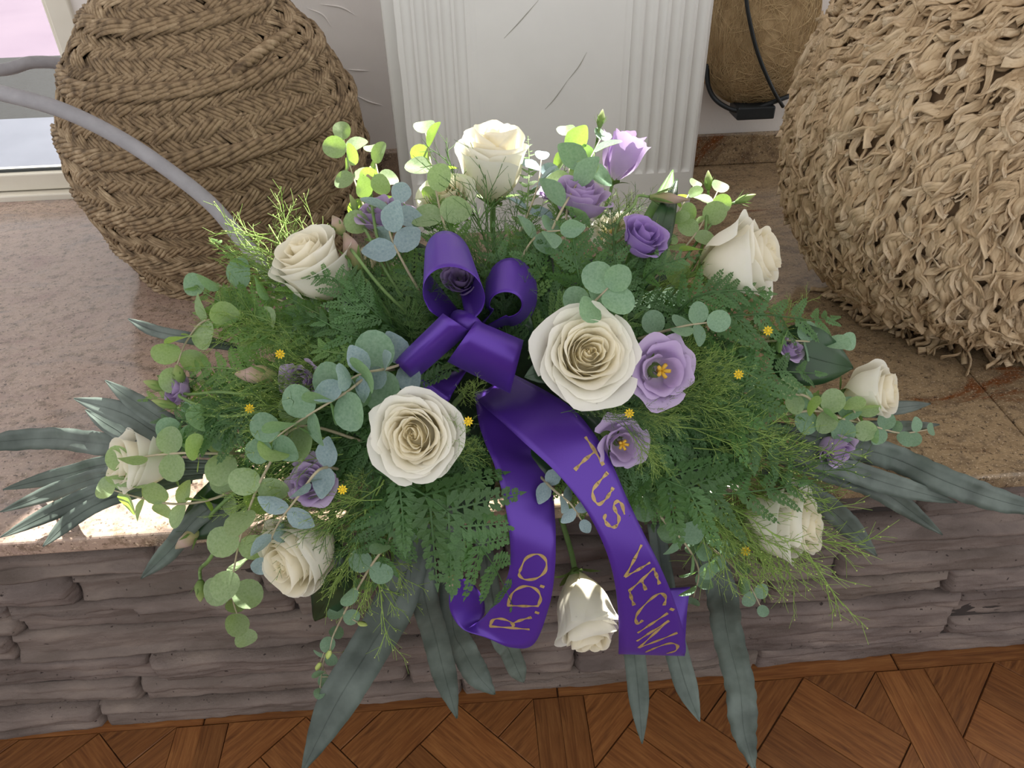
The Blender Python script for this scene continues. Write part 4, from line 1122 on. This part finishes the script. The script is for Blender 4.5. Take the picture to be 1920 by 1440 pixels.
euc([(480, 850, -.02), (400, 850, .03), (330, 850, .05), (262, 860, .06), (230, 890, .055)], 62, 52, 5, M_EUCG, True, 11, face=1.3, label='eucalyptus sprig with round leaves covering the far-left rose')
euc([(480, 900, -.02), (400, 935, .02), (330, 945, .03), (270, 935, .035), (215, 920, .035)], 44, 50, 6, M_EUCG, True, 12, label='eucalyptus sprig lying along the ledge under the far-left rose')
euc([(560, 820, -.03), (470, 800, .0), (400, 790, .02), (340, 800, .03)], 62, 54, 5, M_EUC, True, 13, face=1.3, desc='green eucalyptus sprig with drooping round leaves')
euc([(1420, 790, -.03), (1520, 770, .02), (1580, 785, .03), (1640, 800, .03), (1690, 812, .03), (1738, 806, .03)], 44, 30, 7, M_EUC, True, 14, label='eucalyptus sprig reaching right along the ledge past the far-right rose')
euc([(1420, 760, -.02), (1500, 740, .02), (1545, 770, .03), (1590, 760, .035), (1612, 790, .04)], 42, 48, 5, M_EUCG, True, 15, desc='pale eucalyptus sprig')
euc([(1200, 900, -.05), (1240, 970, .0), (1285, 1020, .02), (1310, 1070, .02), (1300, 1120, .02)], 44, 36, 6, M_EUC, True, 16, desc='grey eucalyptus sprig hanging in shade')
euc([(1200, 920, -.05), (1290, 1000, -.01), (1350, 1040, .01), (1400, 1090, .01), (1425, 1135, .015)], 38, 26, 5, M_EUC, True, 17, desc='thin eucalyptus sprig with reddish tip', budtip=False)
euc([(1180, 560, -.05), (1250, 500, -.02), (1310, 430, .0), (1345, 360, .01)], 48, 40, 5, M_EUCG, True, 18, desc='sunlit yellow-green eucalyptus sprig', face=1.0, skip=.3)
euc([(1150, 560, -.05), (1220, 470, -.02), (1270, 400, .0), (1300, 350, .0)], 40, 30, 4, M_EUCG, True, 19, desc='thin sunlit eucalyptus sprig', skip=.4)
euc([(1180, 640, -.03), (1250, 620, .03), (1290, 610, .045), (1325, 605, .05)], 48, 50, 3, M_EUC, True, 20, desc='eucalyptus tip with three round leaves')
euc([(560, 660, -.04), (460, 620, .0), (390, 600, .02), (350, 640, .02), (330, 690, .02)], 62, 54, 5, M_EUCG, True, 21, desc='sage eucalyptus sprig bending down')
euc([(620, 610, -.04), (520, 560, .0), (440, 540, .01), (385, 535, .015)], 60, 52, 4, M_EUC, True, 22, desc='eucalyptus sprig beside the jar foot')
euc([(1000, 880, -.04), (1040, 920, .01), (1070, 945, .02), (1090, 975, .02)], 46, 36, 3, M_EUCB, False, 23, desc='small dark eucalyptus tip')
euc([(900, 600, -.06), (960, 470, -.01), (1005, 360, .01), (1015, 300, .02)], 50, 44, 3, M_EUCB, False, 24, desc='blue-white sunlit eucalyptus tip', skip=.5)
euc([(1060, 600, -.06), (1060, 440, .0), (1068, 330, .02), (1062, 255, .03)], 54, 56, 2, M_EUCG, False, 25, desc='upright bright green lance leaf sprig', skip=.6)
euc([(820, 600, -.04), (760, 500, .01), (730, 430, .03), (745, 380, .035)], 60, 60, 3, M_EUCB, False, 26, desc='grey-blue narrow-leaved eucalyptus tip', skip=.4)
euc([(1330, 660, -.04), (1440, 640, .0), (1520, 640, .02), (1575, 640, .02)], 46, 42, 4, M_EUC, True, 27, desc='eucalyptus sprig with dark round leaves')
euc([(950, 560, -.04), (980, 480, .02), (1010, 440, .03), (1050, 432, .035)], 54, 54, 2, M_EUC, False, 28, desc='single grey eucalyptus tip', skip=.5)

# --- fern fronds (hand placed), path from inside the heap to the tip
FL = [
 ([(700, 880, .0), (800, 930, .03), (870, 990, .045), (925, 1060, .05), (968, 1150, .05)], 150, 13, M_FERN, 'largest fern frond spreading below the open creamy rose'),
 ([(760, 880, -.02), (740, 960, .02), (720, 1040, .03), (700, 1100, .03)], 95, 10, M_FERN, 'fern frond hanging down below the open creamy rose'),
 ([(1180, 860, -.06), (1250, 900, .01), (1330, 925, .045), (1440, 918, .05), (1505, 905, .05)], 130, 13, M_FERN, 'fern frond reaching right above the lower-right rose'),
 ([(1150, 880, -.07), (1190, 900, -.04), (1215, 935, -.03), (1225, 990, -.02)], 60, 8, M_FERN, None),
 ([(1260, 780, -.03), (1360, 740, .02), (1440, 700, .04), (1540, 700, .04)], 110, 12, M_FERN, None),
 ([(1300, 760, -.03), (1380, 780, .02), (1440, 830, .03), (1515, 900, .03)], 105, 12, M_FERN, None),
 ([(1260, 640, -.03), (1340, 600, .02), (1430, 590, .03), (1520, 600, .03), (1565, 595, .03)], 95, 12, M_FERN, None),
 ([(1240, 620, -.03), (1300, 560, .02), (1370, 545, .04), (1450, 550, .045)], 70, 11, M_FERN, None),
 ([(1100, 600, -.05), (1085, 520, .01), (1075, 450, .03), (1072, 400, .04)], 80, 9, M_FERN, None),
 ([(1150, 600, -.05), (1155, 520, .0), (1150, 450, .02), (1145, 385, .03)], 55, 9, M_FERN, None),
 ([(1180, 560, -.04), (1220, 510, .02), (1260, 490, .035), (1310, 478, .04)], 46, 8, M_FERN, None),
 ([(760, 620, -.03), (700, 600, .02), (650, 560, .04), (622, 520, .05), (575, 520, .055)], 66, 9, M_FERN, None),
 ([(780, 640, -.03), (720, 600, .02), (670, 550, .04), (655, 495, .05)], 62, 10, M_FERN, None),
 ([(780, 660, -.03), (700, 640, .02), (640, 620, .04), (585, 590, .04)], 80, 10, M_FERN, None),
 ([(760, 700, -.03), (680, 670, .03), (620, 660, .04), (590, 650, .04)], 60, 8, M_FERNL, None),
 ([(620, 640, -.03), (500, 600, .0), (420, 570, .02), (350, 525, .02)], 80, 11, M_FERNL, None),
 ([(600, 740, -.04), (480, 760, .02), (380, 780, .03), (290, 790, .03)], 90, 12, M_FERN, None),
 ([(560, 760, -.04), (470, 790, .02), (400, 800, .035), (340, 850, .04)], 95, 11, M_FERN, None),
 ([(600, 700, -.04), (500, 700, .01), (420, 690, .02), (350, 690, .02)], 75, 10, M_FERNL, None),
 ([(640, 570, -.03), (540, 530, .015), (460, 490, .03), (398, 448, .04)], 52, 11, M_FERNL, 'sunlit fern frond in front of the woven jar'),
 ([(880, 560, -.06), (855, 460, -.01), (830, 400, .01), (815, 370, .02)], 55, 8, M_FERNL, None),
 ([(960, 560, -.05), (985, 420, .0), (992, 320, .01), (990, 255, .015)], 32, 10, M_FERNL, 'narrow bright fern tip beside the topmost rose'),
 ([(1000, 560, -.06), (1040, 420, -.01), (1050, 360, .0), (1062, 300, .0)], 30, 9, M_FERNL, None),
 ([(1240, 760, -.04), (1300, 720, .01), (1360, 680, .02), (1420, 650, .02)], 80, 11, M_FERN, None),
 ([(640, 880, -.03), (560, 860, .0), (480, 870, .01), (400, 880, .015)], 80, 11, M_FERN, None),
 ([(1040, 560, -.04), (1010, 500, .01), (990, 460, .02), (975, 420, .02)], 60, 8, M_FERN, None),
 ([(1020, 560, -.05), (960, 520, .0), (930, 470, .02), (925, 420, .02)], 60, 8, M_FERN, None),
]
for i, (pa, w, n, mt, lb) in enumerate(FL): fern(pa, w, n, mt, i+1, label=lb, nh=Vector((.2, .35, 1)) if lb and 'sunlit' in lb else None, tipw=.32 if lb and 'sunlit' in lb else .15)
# --- filling fronds that radiate from the foam
fr = random.Random(77)
SIL = [(330, 690), (400, 600), (500, 540), (620, 470), (720, 430), (830, 430), (960, 420), (1100, 430), (1230, 460), (1320, 540), (1420, 610), (1500, 660), (1560, 740), (1500, 830), (1460, 900), (1400, 1000), (1300, 1000), (1200, 960), (700, 1060), (600, 1040), (520, 960), (420, 900), (340, 850), (300, 770)]
nf = 0
for i, (tx, ty) in enumerate(SIL):
    for q in (.62, .86, 1.03):
        ex, ey = 960+(tx-960)*q+fr.uniform(-25, 25), 740+(ty-740)*q+fr.uniform(-25, 25)
        bx, by = 960+(tx-960)*q*.35, 740+(ty-740)*q*.35
        mx_, my_ = (ex+bx)/2+fr.uniform(-20, 20), (ey+by)/2+fr.uniform(-20, 10)
        if 850 < ex < 1180 and ey > 640: continue
        o_ = -.02+.03*q
        fern([(bx, by, -.05), (mx_, my_, o_-.02), (ex, ey, o_)], fr.uniform(60, 95), 9, M_FERN if fr.random() < .75 else M_FERNL, 200+nf, desc=fr.choice(('mid-green fern frond', 'small green fern frond', 'shaded fern frond'))); nf += 1
# broad leaves added low in the heap close the gaps and darken its inside
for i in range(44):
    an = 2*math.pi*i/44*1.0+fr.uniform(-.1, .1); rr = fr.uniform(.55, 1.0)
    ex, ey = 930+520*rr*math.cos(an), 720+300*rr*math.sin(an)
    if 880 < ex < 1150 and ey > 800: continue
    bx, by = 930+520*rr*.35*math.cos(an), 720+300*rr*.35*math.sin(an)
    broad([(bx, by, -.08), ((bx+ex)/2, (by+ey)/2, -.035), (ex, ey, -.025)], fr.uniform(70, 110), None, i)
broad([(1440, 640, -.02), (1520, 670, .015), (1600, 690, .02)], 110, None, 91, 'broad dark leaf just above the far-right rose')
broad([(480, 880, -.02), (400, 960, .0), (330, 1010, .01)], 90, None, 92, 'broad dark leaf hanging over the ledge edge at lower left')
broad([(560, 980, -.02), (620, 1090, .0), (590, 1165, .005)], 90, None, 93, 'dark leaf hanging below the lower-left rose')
broad([(1230, 830, -.06), (1320, 860, -.02), (1400, 900, -.01)], 110, None, 97, 'added dark leaf deep between two fern fronds at the right')  # this and the next two added to cover sunlit ledge showing through
broad([(1220, 800, -.06), (1330, 820, -.02), (1440, 850, -.01)], 110, None, 98, 'added dark leaf deep under the right ferns')
broad([(1200, 850, -.06), (1270, 900, -.02), (1330, 960, -.01)], 100, None, 99, 'added dark leaf behind the lower-right filler sprigs')
broad([(980, 800, -.06), (1040, 860, -.03), (1080, 930, -.02)], 90, None, 100, 'added dark leaf in the gap between the ribbon tails')  # this and the next stand in for the shade behind the ribbon
broad([(900, 850, -.06), (880, 920, -.03), (900, 1000, -.01)], 90, None, 101, 'added dark leaf behind the short ribbon tail')
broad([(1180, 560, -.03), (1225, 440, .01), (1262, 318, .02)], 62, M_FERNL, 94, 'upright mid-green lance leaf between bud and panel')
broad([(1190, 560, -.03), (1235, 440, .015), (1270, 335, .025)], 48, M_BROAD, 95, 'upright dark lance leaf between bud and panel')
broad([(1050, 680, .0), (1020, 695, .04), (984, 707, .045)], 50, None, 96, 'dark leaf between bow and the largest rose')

# --- strap leaves
SL = [
 ([(420, 850, -.02), (280, 835, .012), (200, 833, .012), (100, 822, .012), (0, 828, .012), (-60, 835, .012)], 44, 5, 'wavy-edged long leaf reaching out of frame at the left'),
 ([(420, 830, -.02), (330, 800, .012), (270, 765, .012), (197, 713, .012)], 40, 1, 'grey-green leaf upper of the fan at the far left'),
 ([(400, 850, -.02), (300, 815, .015), (230, 775, .015), (138, 747, .015)], 46, 1, 'widest grey-green leaf in the fan at the far left'),
 ([(400, 850, -.02), (270, 830, .01), (210, 800, .01), (160, 768, .01)], 34, 1, 'short grey leaf in the fan above the far-left rose'),
 ([(400, 870, -.02), (220, 868, .012), (120, 890, .012), (5, 918, .012)], 34, 1, 'narrow leaf at left just below the wavy leaf'),
 ([(400, 880, -.02), (220, 888, .012), (120, 915, .012), (0, 960, .012)], 36, 1, 'narrow leaf at left, second below the wavy leaf'),
 ([(380, 890, -.02), (220, 912, .012), (120, 950, .012), (0, 1008, .012)], 36, 1, 'sunlit blue-white leaf crossing the front left corner'),
 ([(360, 900, -.02), (220, 930, .012), (140, 970, .012), (80, 1025, .012)], 32, 1, 'lowest leaf of the fan at the far left'),
 ([(480, 900, -.04), (370, 970, .012), (320, 1030, .012), (264, 1085, .012)], 40, 1, 'leaf hanging over the granite edge at lower left'),
 ([(480, 660, -.03), (360, 635, .006), (290, 620, .006), (240, 598, .006)], 24, 1, 'thin dark leaf on the granite in front of the jar'),
 ([(1440, 800, -.02), (1590, 835, .02), (1680, 860, .02), (1780, 905, .02), (1880, 940, .02), (1990, 965, .02)], 52, 6, 'wavy-edged long leaf reaching out of frame at the right'),
 ([(1430, 830, -.02), (1560, 870, .02), (1660, 905, .02), (1795, 943, .02)], 46, 2, 'long leaf under the wavy leaf at the right'),
 ([(1430, 850, -.02), (1570, 890, .015), (1660, 925, .015), (1768, 1003, .015)], 44, 2, 'long leaf drooping over the stone at the right'),
 ([(1430, 880, -.02), (1530, 935, .015), (1580, 975, .015), (1645, 1043, .015)], 48, 2, 'short leaf pointing down right of the lower-right rose'),
 ([(1500, 760, -.02), (1620, 770, .012), (1680, 765, .012), (1745, 757, .012)], 28, 1, 'thin leaf right of the far-right rose, upper one'),
 ([(1500, 800, -.02), (1630, 800, .01), (1690, 800, .01), (1762, 796, .01)], 24, 1, 'thin leaf right of the far-right rose, lower one'),
]
for i, (pa, w, wv, lb) in enumerate(SL): strap(pa, w*.86, wv, None, i+1, lb, wide0=.4)
HL = [
 ([(800, 960), (745, 1120), (690, 1220), (630, 1320), (565, 1450)], 74, 2, 'widest strap leaf hanging to the floor at lower left', (.60, .545, .53, .50, .455)),
 ([(790, 960), (795, 1110), (815, 1190), (835, 1270), (857, 1347)], 46, 2, 'strap leaf hanging below the largest fern frond', (.60, .55, .55, .54, .52)),
 ([(840, 980), (850, 1170), (870, 1220), (895, 1265), (928, 1302)], 46, 3, 'mottled strap leaf hanging behind the curled ribbon end', (.60, .565, .565, .56, .55)),
 ([(900, 980), (935, 1180), (955, 1220), (970, 1255), (982, 1280)], 36, 1, 'short strap leaf showing under the short ribbon tail', (.60, .58, .58, .58, .58)),
 ([(1160, 980), (1180, 1170), (1190, 1230), (1198, 1310), (1204, 1395)], 38, 1, 'strap leaf hanging straight below the long ribbon tail', (.60, .55, .54, .515, .48)),
 ([(1230, 980), (1255, 1160), (1268, 1220), (1288, 1290), (1312, 1353)], 42, 1, 'strap leaf hanging right of the ribbon end', (.60, .55, .54, .515, .48)),
 ([(1290, 960), (1345, 1080), (1365, 1190), (1388, 1290), (1395, 1370), (1415, 1445)], 50, 7, 'wavy strap leaf hanging to the floor at the right', (.60, .55, .54, .515, .485, .455)),
]
for i, (pa, w, wv, lb, ys) in enumerate(HL): strap(pa, w, wv, None, 40+i, lb, ys=ys, wide0=.7)

# --- filler sprigs
fs = [  # base, tip, wisp, flower
 ((620, 560, -.02), (470, 372, .03)), ((600, 560, -.02), (430, 430, .03)), ((590, 580, -.02), (400, 500, .03)), ((580, 620, -.02), (390, 560, .03)),
 ((560, 640, -.02), (360, 620, .03)), ((600, 680, -.02), (440, 600, .04)), ((640, 700, -.02), (480, 640, .04)), ((640, 720, -.01), (420, 700, .04)), ((640, 740, -.01), (370, 745, .04)),
 ((660, 760, .0), (420, 770, .05)), ((640, 820, .0), (440, 830, .05)), ((660, 860, .0), (400, 900, .05)), ((640, 900, .0), (390, 930, .05)), ((700, 900, .01), (540, 1080, .04)),
 ((720, 900, .01), (590, 1130, .04)), ((700, 950, .01), (500, 1000, .05)), ((700, 980, .01), (640, 1170, .03)),
 ((860, 730, .02), (890, 750, .06)), ((830, 860, .02), (900, 830, .06)), ((840, 800, .02), (885, 800, .06)),
 ((1080, 760, .01), (1190, 770, .05)), ((1120, 780, .01), (1250, 780, .05)), ((1160, 780, .01), (1300, 800, .05)), ((1180, 790, .01), (1240, 900, .05)), ((1200, 760, .01), (1350, 760, .05)),
 ((1200, 700, .0), (1360, 650, .04)), ((1220, 700, .0), (1420, 680, .045)), ((1240, 720, .0), (1400, 720, .05)), ((1260, 760, .0), (1460, 780, .05)), ((1260, 800, .0), (1500, 830, .05)),
 ((1300, 840, .0), (1540, 880, .05)), ((1300, 860, .0), (1620, 910, .04)), ((1320, 900, .0), (1600, 940, .03)), ((1300, 900, .0), (1520, 1080, .04)), ((1280, 930, .0), (1500, 1100, .045)), ((1260, 940, .0), (1440, 1080, .045)), ((1300, 950, .0), (1530, 1030, .06)),
 ((1180, 560, -.03), (1290, 420, .0)), ((1200, 560, -.03), (1340, 500, .0)), ((1140, 520, -.03), (1200, 360, .0)), ((1150, 480, -.03), (1185, 340, .0)),
 ((700, 560, -.03), (640, 450, .02)), ((540, 760, .0), (330, 770, .04)), ((1340, 620, -.02), (1460, 560, .02)), ((1400, 640, -.02), (1550, 600, .02)),
]
for i, (b, t) in enumerate(fs):
    filler(b, t, i, False)
    j = random.Random(i+400); filler((b[0]+j.uniform(-30, 30), b[1]+j.uniform(-25, 25), b[2]+.01), (t[0]+(b[0]-t[0])*.2+j.uniform(-45, 45), t[1]+(b[1]-t[1])*.2+j.uniform(-40, 40), t[2]), 300+i, False, desc='slender green filler sprig')
ws = [((940, 560, -.02), (930, 290, .05)), ((950, 560, -.02), (960, 330, .05)), ((930, 580, -.02), (890, 360, .05)), ((945, 580, -.02), (985, 400, .05)), ((920, 600, -.02), (850, 420, .04)), ((960, 600, -.02), (1030, 440, .03)),
      ((760, 640, -.02), (720, 480, .04)), ((770, 640, -.02), (770, 480, .05)), ((750, 640, -.02), (680, 520, .04)), ((780, 660, -.01), (740, 560, .05)), ((640, 680, -.01), (520, 720, .05)), ((640, 700, -.01), (480, 740, .05)), ((620, 600, -.02), (520, 570, .04)), ((640, 640, -.02), (540, 620, .05)),
      ((940, 590, -.01), (940, 380, .055)), ((935, 600, -.01), (915, 400, .055)), ((700, 680, .0), (580, 690, .05)), ((1300, 760, .0), (1400, 830, .05)), ((1260, 900, .0), (1400, 960, .05))]
for i, (b, t) in enumerate(ws): filler(b, t, 60+i, True, desc='wispy dark-stemmed filler sprig')
for i, (b, t) in enumerate([((1260, 740, .0), (1385, 702, .06)), ((1120, 760, .01), (1180, 775, .065)), ((840, 830, .02), (878, 790, .07)), ((700, 880, .01), (642, 918, .07)), ((560, 740, .01), (468, 766, .055)), ((640, 690, .0), (525, 664, .055)), ((1290, 950, .0), (1398, 1033, .06)), ((1330, 640, -.01), (1440, 620, .03))]):
    filler(b, t, 90+i, False, True, 'filler sprig tipped with a yellow floret')
# ================================================================== purple ribbon
def m_satin():
    k = NT('purple_satin'); v = k.coords()
    k.b.inputs['Base Color'].default_value = rgb('55309a'); k.b.inputs['Roughness'].default_value = .36; k.b.inputs['Specular IOR Level'].default_value = .55
    k.b.inputs['Metallic'].default_value = .35; k.b.inputs['Anisotropic'].default_value = .5; k.b.inputs['Sheen Weight'].default_value = .25; k.b.inputs['Sheen Tint'].default_value = rgb('8a6ae0')
    k.bump(k.noise(v, 900, 2), .12, .0004); return k.m
M_SATIN = m_satin(); M_GOLD = simple('gold_ink', rgb('a58a58'), rgb('bda06a'), 120, .45, metal=.25)
RB, RBM, RBI = root('ribbon_bow', P(885, 640, .05), 'purple satin ribbon bow with two lettered tails at the heart of the flowers', 'ribbon')
def band(name, st, n=60, m=8, closed=False, bulge=0.0):
    """st: stations of (left point, right point) in the world"""
    Ls, Rs = crom([a for a, b in st], n), crom([b for a, b in st], n); V, F = [], []
    for i in range(n):
        for j in range(m+1): V.append(RBI @ Ls[i].lerp(Rs[i], j/m))
    for i in range(n-1):
        for j in range(m): F.append((i*(m+1)+j, i*(m+1)+j+1, (i+1)*(m+1)+j+1, (i+1)*(m+1)+j))
    o = ob(name, V, F, M_SATIN, RB); md = o.modifiers.new('thick', 'SOLIDIFY'); md.thickness = .0004
    return o, V, F
def lettering(name, tail, strokes, width, zx):
    o, V, F = tail; bvh = BVHTree.FromPolygons([RBM @ v for v in V], F)
    for grp in strokes:
      LV, LF = [], []
      for st in grp:
          pts = crom([Vector((800+x/2.4, 700+y/2.4, 0)) for x, y in st], 8*len(st)) if len(st) > 1 else [Vector((800+st[0][0]/2.4-3, 700+st[0][1]/2.4-1, 0)), Vector((800+st[0][0]/2.4+3, 700+st[0][1]/2.4+1, 0))]
          row = []
          for q in pts:
              d = ray(q.x, q.y).normalized(); hit = bvh.ray_cast(CAM, d)
              if hit[0] is None: row.append(None); continue
              nn = hit[1] if hit[1].dot(d) < 0 else -hit[1]; row.append((hit[0]+nn*.0007, nn))
          for i in range(len(row)-1):
              if row[i] is None or row[i+1] is None: continue
              (a, na), (b, nb) = row[i], row[i+1]; t = b-a
              if t.length < 1e-6 or t.length > .02: continue
              wv = width*(.8+.35*math.sin(i*.5+len(st))); s = na.cross(t.normalized()).normalized()*wv; q = len(LV); e = t.normalized()*wv*.35
              LV += [RBI @ (a-s-e), RBI @ (a+s-e), RBI @ (b+s+e), RBI @ (b-s+e)]; LF.append((q, q+1, q+2, q+3))
      l = ob(name, LV, LF, M_GOLD, o, smooth=False); l['label'] = 'hand-painted gold letter'
# tails: (left px, right px, depth left, depth right)
def tail(st): return [(atY(l[0], l[1], yl), atY(r[0], r[1], yr)) for l, r, yl, yr in st]
t1 = band('tail', tail([((890, 735), (935, 725), .655, .655), ((897, 790), (960, 770), .605, .61), ((910, 832), (1012, 850), .575, .582), ((926, 870), (1033, 890), .553, .56), ((944, 933), (1040, 965), .527, .527), ((954, 992), (1042, 1015), .512, .508),
    ((957, 1045), (1040, 1072), .505, .498), ((950, 1085), (1030, 1135), .502, .490), ((930, 1125), (1002, 1206), .502, .486), ((912, 1152), (960, 1214), .504, .488), ((896, 1166), (912, 1196), .510, .496), ((896, 1166), (868, 1180), .520, .510), ((908, 1150), (846, 1150), .530, .518), ((905, 1120), (842, 1120), .536, .522), ((880, 1085), (850, 1085), .540, .528)]), 110)
t2 = band('tail', tail([((890, 745), (960, 700), .655, .665), ((912, 766), (1030, 737), .600, .615), ((945, 795), (1075, 768), .572, .585), ((985, 832), (1110, 808), .55, .56), ((1035, 878), (1146, 867), .53, .538), ((1078, 927), (1175, 933), .515, .52), ((1110, 976), (1206, 998), .505, .508), ((1137, 1035), (1236, 1058), .496, .498),
    ((1152, 1090), (1262, 1120), .490, .492), ((1159, 1150), (1280, 1178), .487, .489), ((1160, 1205), (1286, 1212), .487, .489), ((1160, 1224), (1284, 1228), .492, .494), ((1160, 1218), (1284, 1220), .502, .503), ((1164, 1160), (1288, 1150), .525, .525), ((1170, 1110), (1294, 1100), .545, .545)]), 110)
band('tail', tail([((845, 700), (885, 680), .66, .66), ((800, 705), (850, 735), .63, .625), ((770, 712), (838, 757), .625, .615), ((730, 760), (800, 800), .64, .63)]), 30)
lettering('letter', t2, [
    [[(714, 288), (754, 346), (793, 411)], [(759, 350), (710, 390), (667, 433)]], [[(812, 448), (777, 486), (747, 526), (752, 566), (774, 588), (804, 566), (823, 540), (837, 516)]], [[(889, 633), (877, 590), (857, 575), (841, 593), (850, 620), (864, 650), (857, 680), (837, 691), (812, 678), (799, 653), (804, 633)]], [[(965, 772), (930, 842), (893, 912)], [(1003, 850), (950, 882), (893, 912)]],
    [[(1020, 876), (966, 928), (912, 975)], [(1020, 876), (1034, 910), (1046, 945)], [(966, 928), (985, 972)], [(912, 975), (920, 1008), (932, 1040)]],
    [[(1068, 1040), (1075, 1008), (1052, 988), (1010, 1012), (960, 1062), (940, 1100), (950, 1125), (970, 1110)]], [[(950, 1165), (1015, 1122), (1082, 1078)], [(1103, 1060)]],
    [[(946, 1202), (1015, 1158), (1088, 1112)], [(1088, 1112), (1020, 1172), (955, 1232)], [(955, 1232), (1040, 1200), (1125, 1166)]], [[(985, 1252), (1040, 1228), (1098, 1212), (1128, 1224), (1118, 1246), (1080, 1258)]]], .0016, 0)
lettering('letter', t1, [[[(462, 1150), (375, 1143), (285, 1136)], [(285, 1136), (302, 1106), (345, 1104), (388, 1124), (384, 1146)], [(380, 1126), (425, 1108), (470, 1096)]], [[(502, 1045), (430, 1045), (365, 1042)], [(365, 1042), (388, 985), (440, 956), (490, 968), (513, 1005), (502, 1045)]], [[(520, 957)]], [[(497, 1075)]],
    [[(420, 885), (448, 830), (500, 812), (536, 840), (533, 888), (495, 920), (445, 926), (418, 908), (420, 885)]]], .0015, 0)
# bow loops: each a ring between a near and a far rim; rim = (cx, cy, ux, uy, vx, vy, y0, yu, yv) in zoomed pixels of the bow
def zp(x, y): return (700+x/2.881, 400+y/2.881)
def rimp(rm, th):
    cx, cy, ux, uy, vx, vy, y0, yu, yv = rm; c, s = math.cos(th), math.sin(th); q = zp(cx+ux*c+vx*s, cy+uy*c+vy*s)
    return atY(q[0], q[1], y0+yu*c+yv*s)
def loop(near, far, a0, a1, knot0=None, knot1=None, n=70):
    st = []
    if knot0: st.append(knot0)
    for i in range(17):
        th = a0+(a1-a0)*i/16; st.append((rimp(near, th), rimp(far, th)))
    if knot1: st.append(knot1)
    return band('loop', st, n, 10)
def kn(x, y, Y, w=26): 
    return (atY(*zp(x-w, y+8), Y), atY(*zp(x+w, y-8), Y))
R_ = math.radians
# top loop, mouth towards the viewer
loop((435, 440, 168, 30, 12, -150, .590, .0, .0), (405, 250, 128, 20, 0, -155, .66, 0, .0), R_(-62), R_(235), kn(540, 640, .625), kn(520, 640, .63))
# right loop
loop((715, 492, 88, 0, 0, -68, .612, 0, 0), (742, 440, 148, 0, 0, -200, .66, 0, 0), R_(-100), R_(215), kn(570, 640, .63), kn(560, 630, .635))
# lower-left loop, mouth to the lower left
loop((166, 852, 54, 54, 0, 0, .60, 0, -.026), (450, 590, 74, 50, 0, 0, .585, 0, -.026), R_(-60), R_(250), None, None)
# lower-right loop, mouth to the lower right
loop((775, 830, -36, 142, 0, 0, .60, 0, -.034), (478, 690, -78, 110, 0, 0, .592, 0, -.030), R_(-60), R_(250), None, None)
# knot
V, F = [], []
kc = [atY(*zp(x, y), Y) for x, y, Y in ((455, 560, .615), (500, 600, .59), (545, 650, .60), (560, 720, .63))]
tube([RBI @ p for p in crom(kc, 16)], lambda t: .012*math.sin(math.pi*(.2+.6*t)), 10, True, V, F); ob('knot', V, F, M_SATIN, RB)
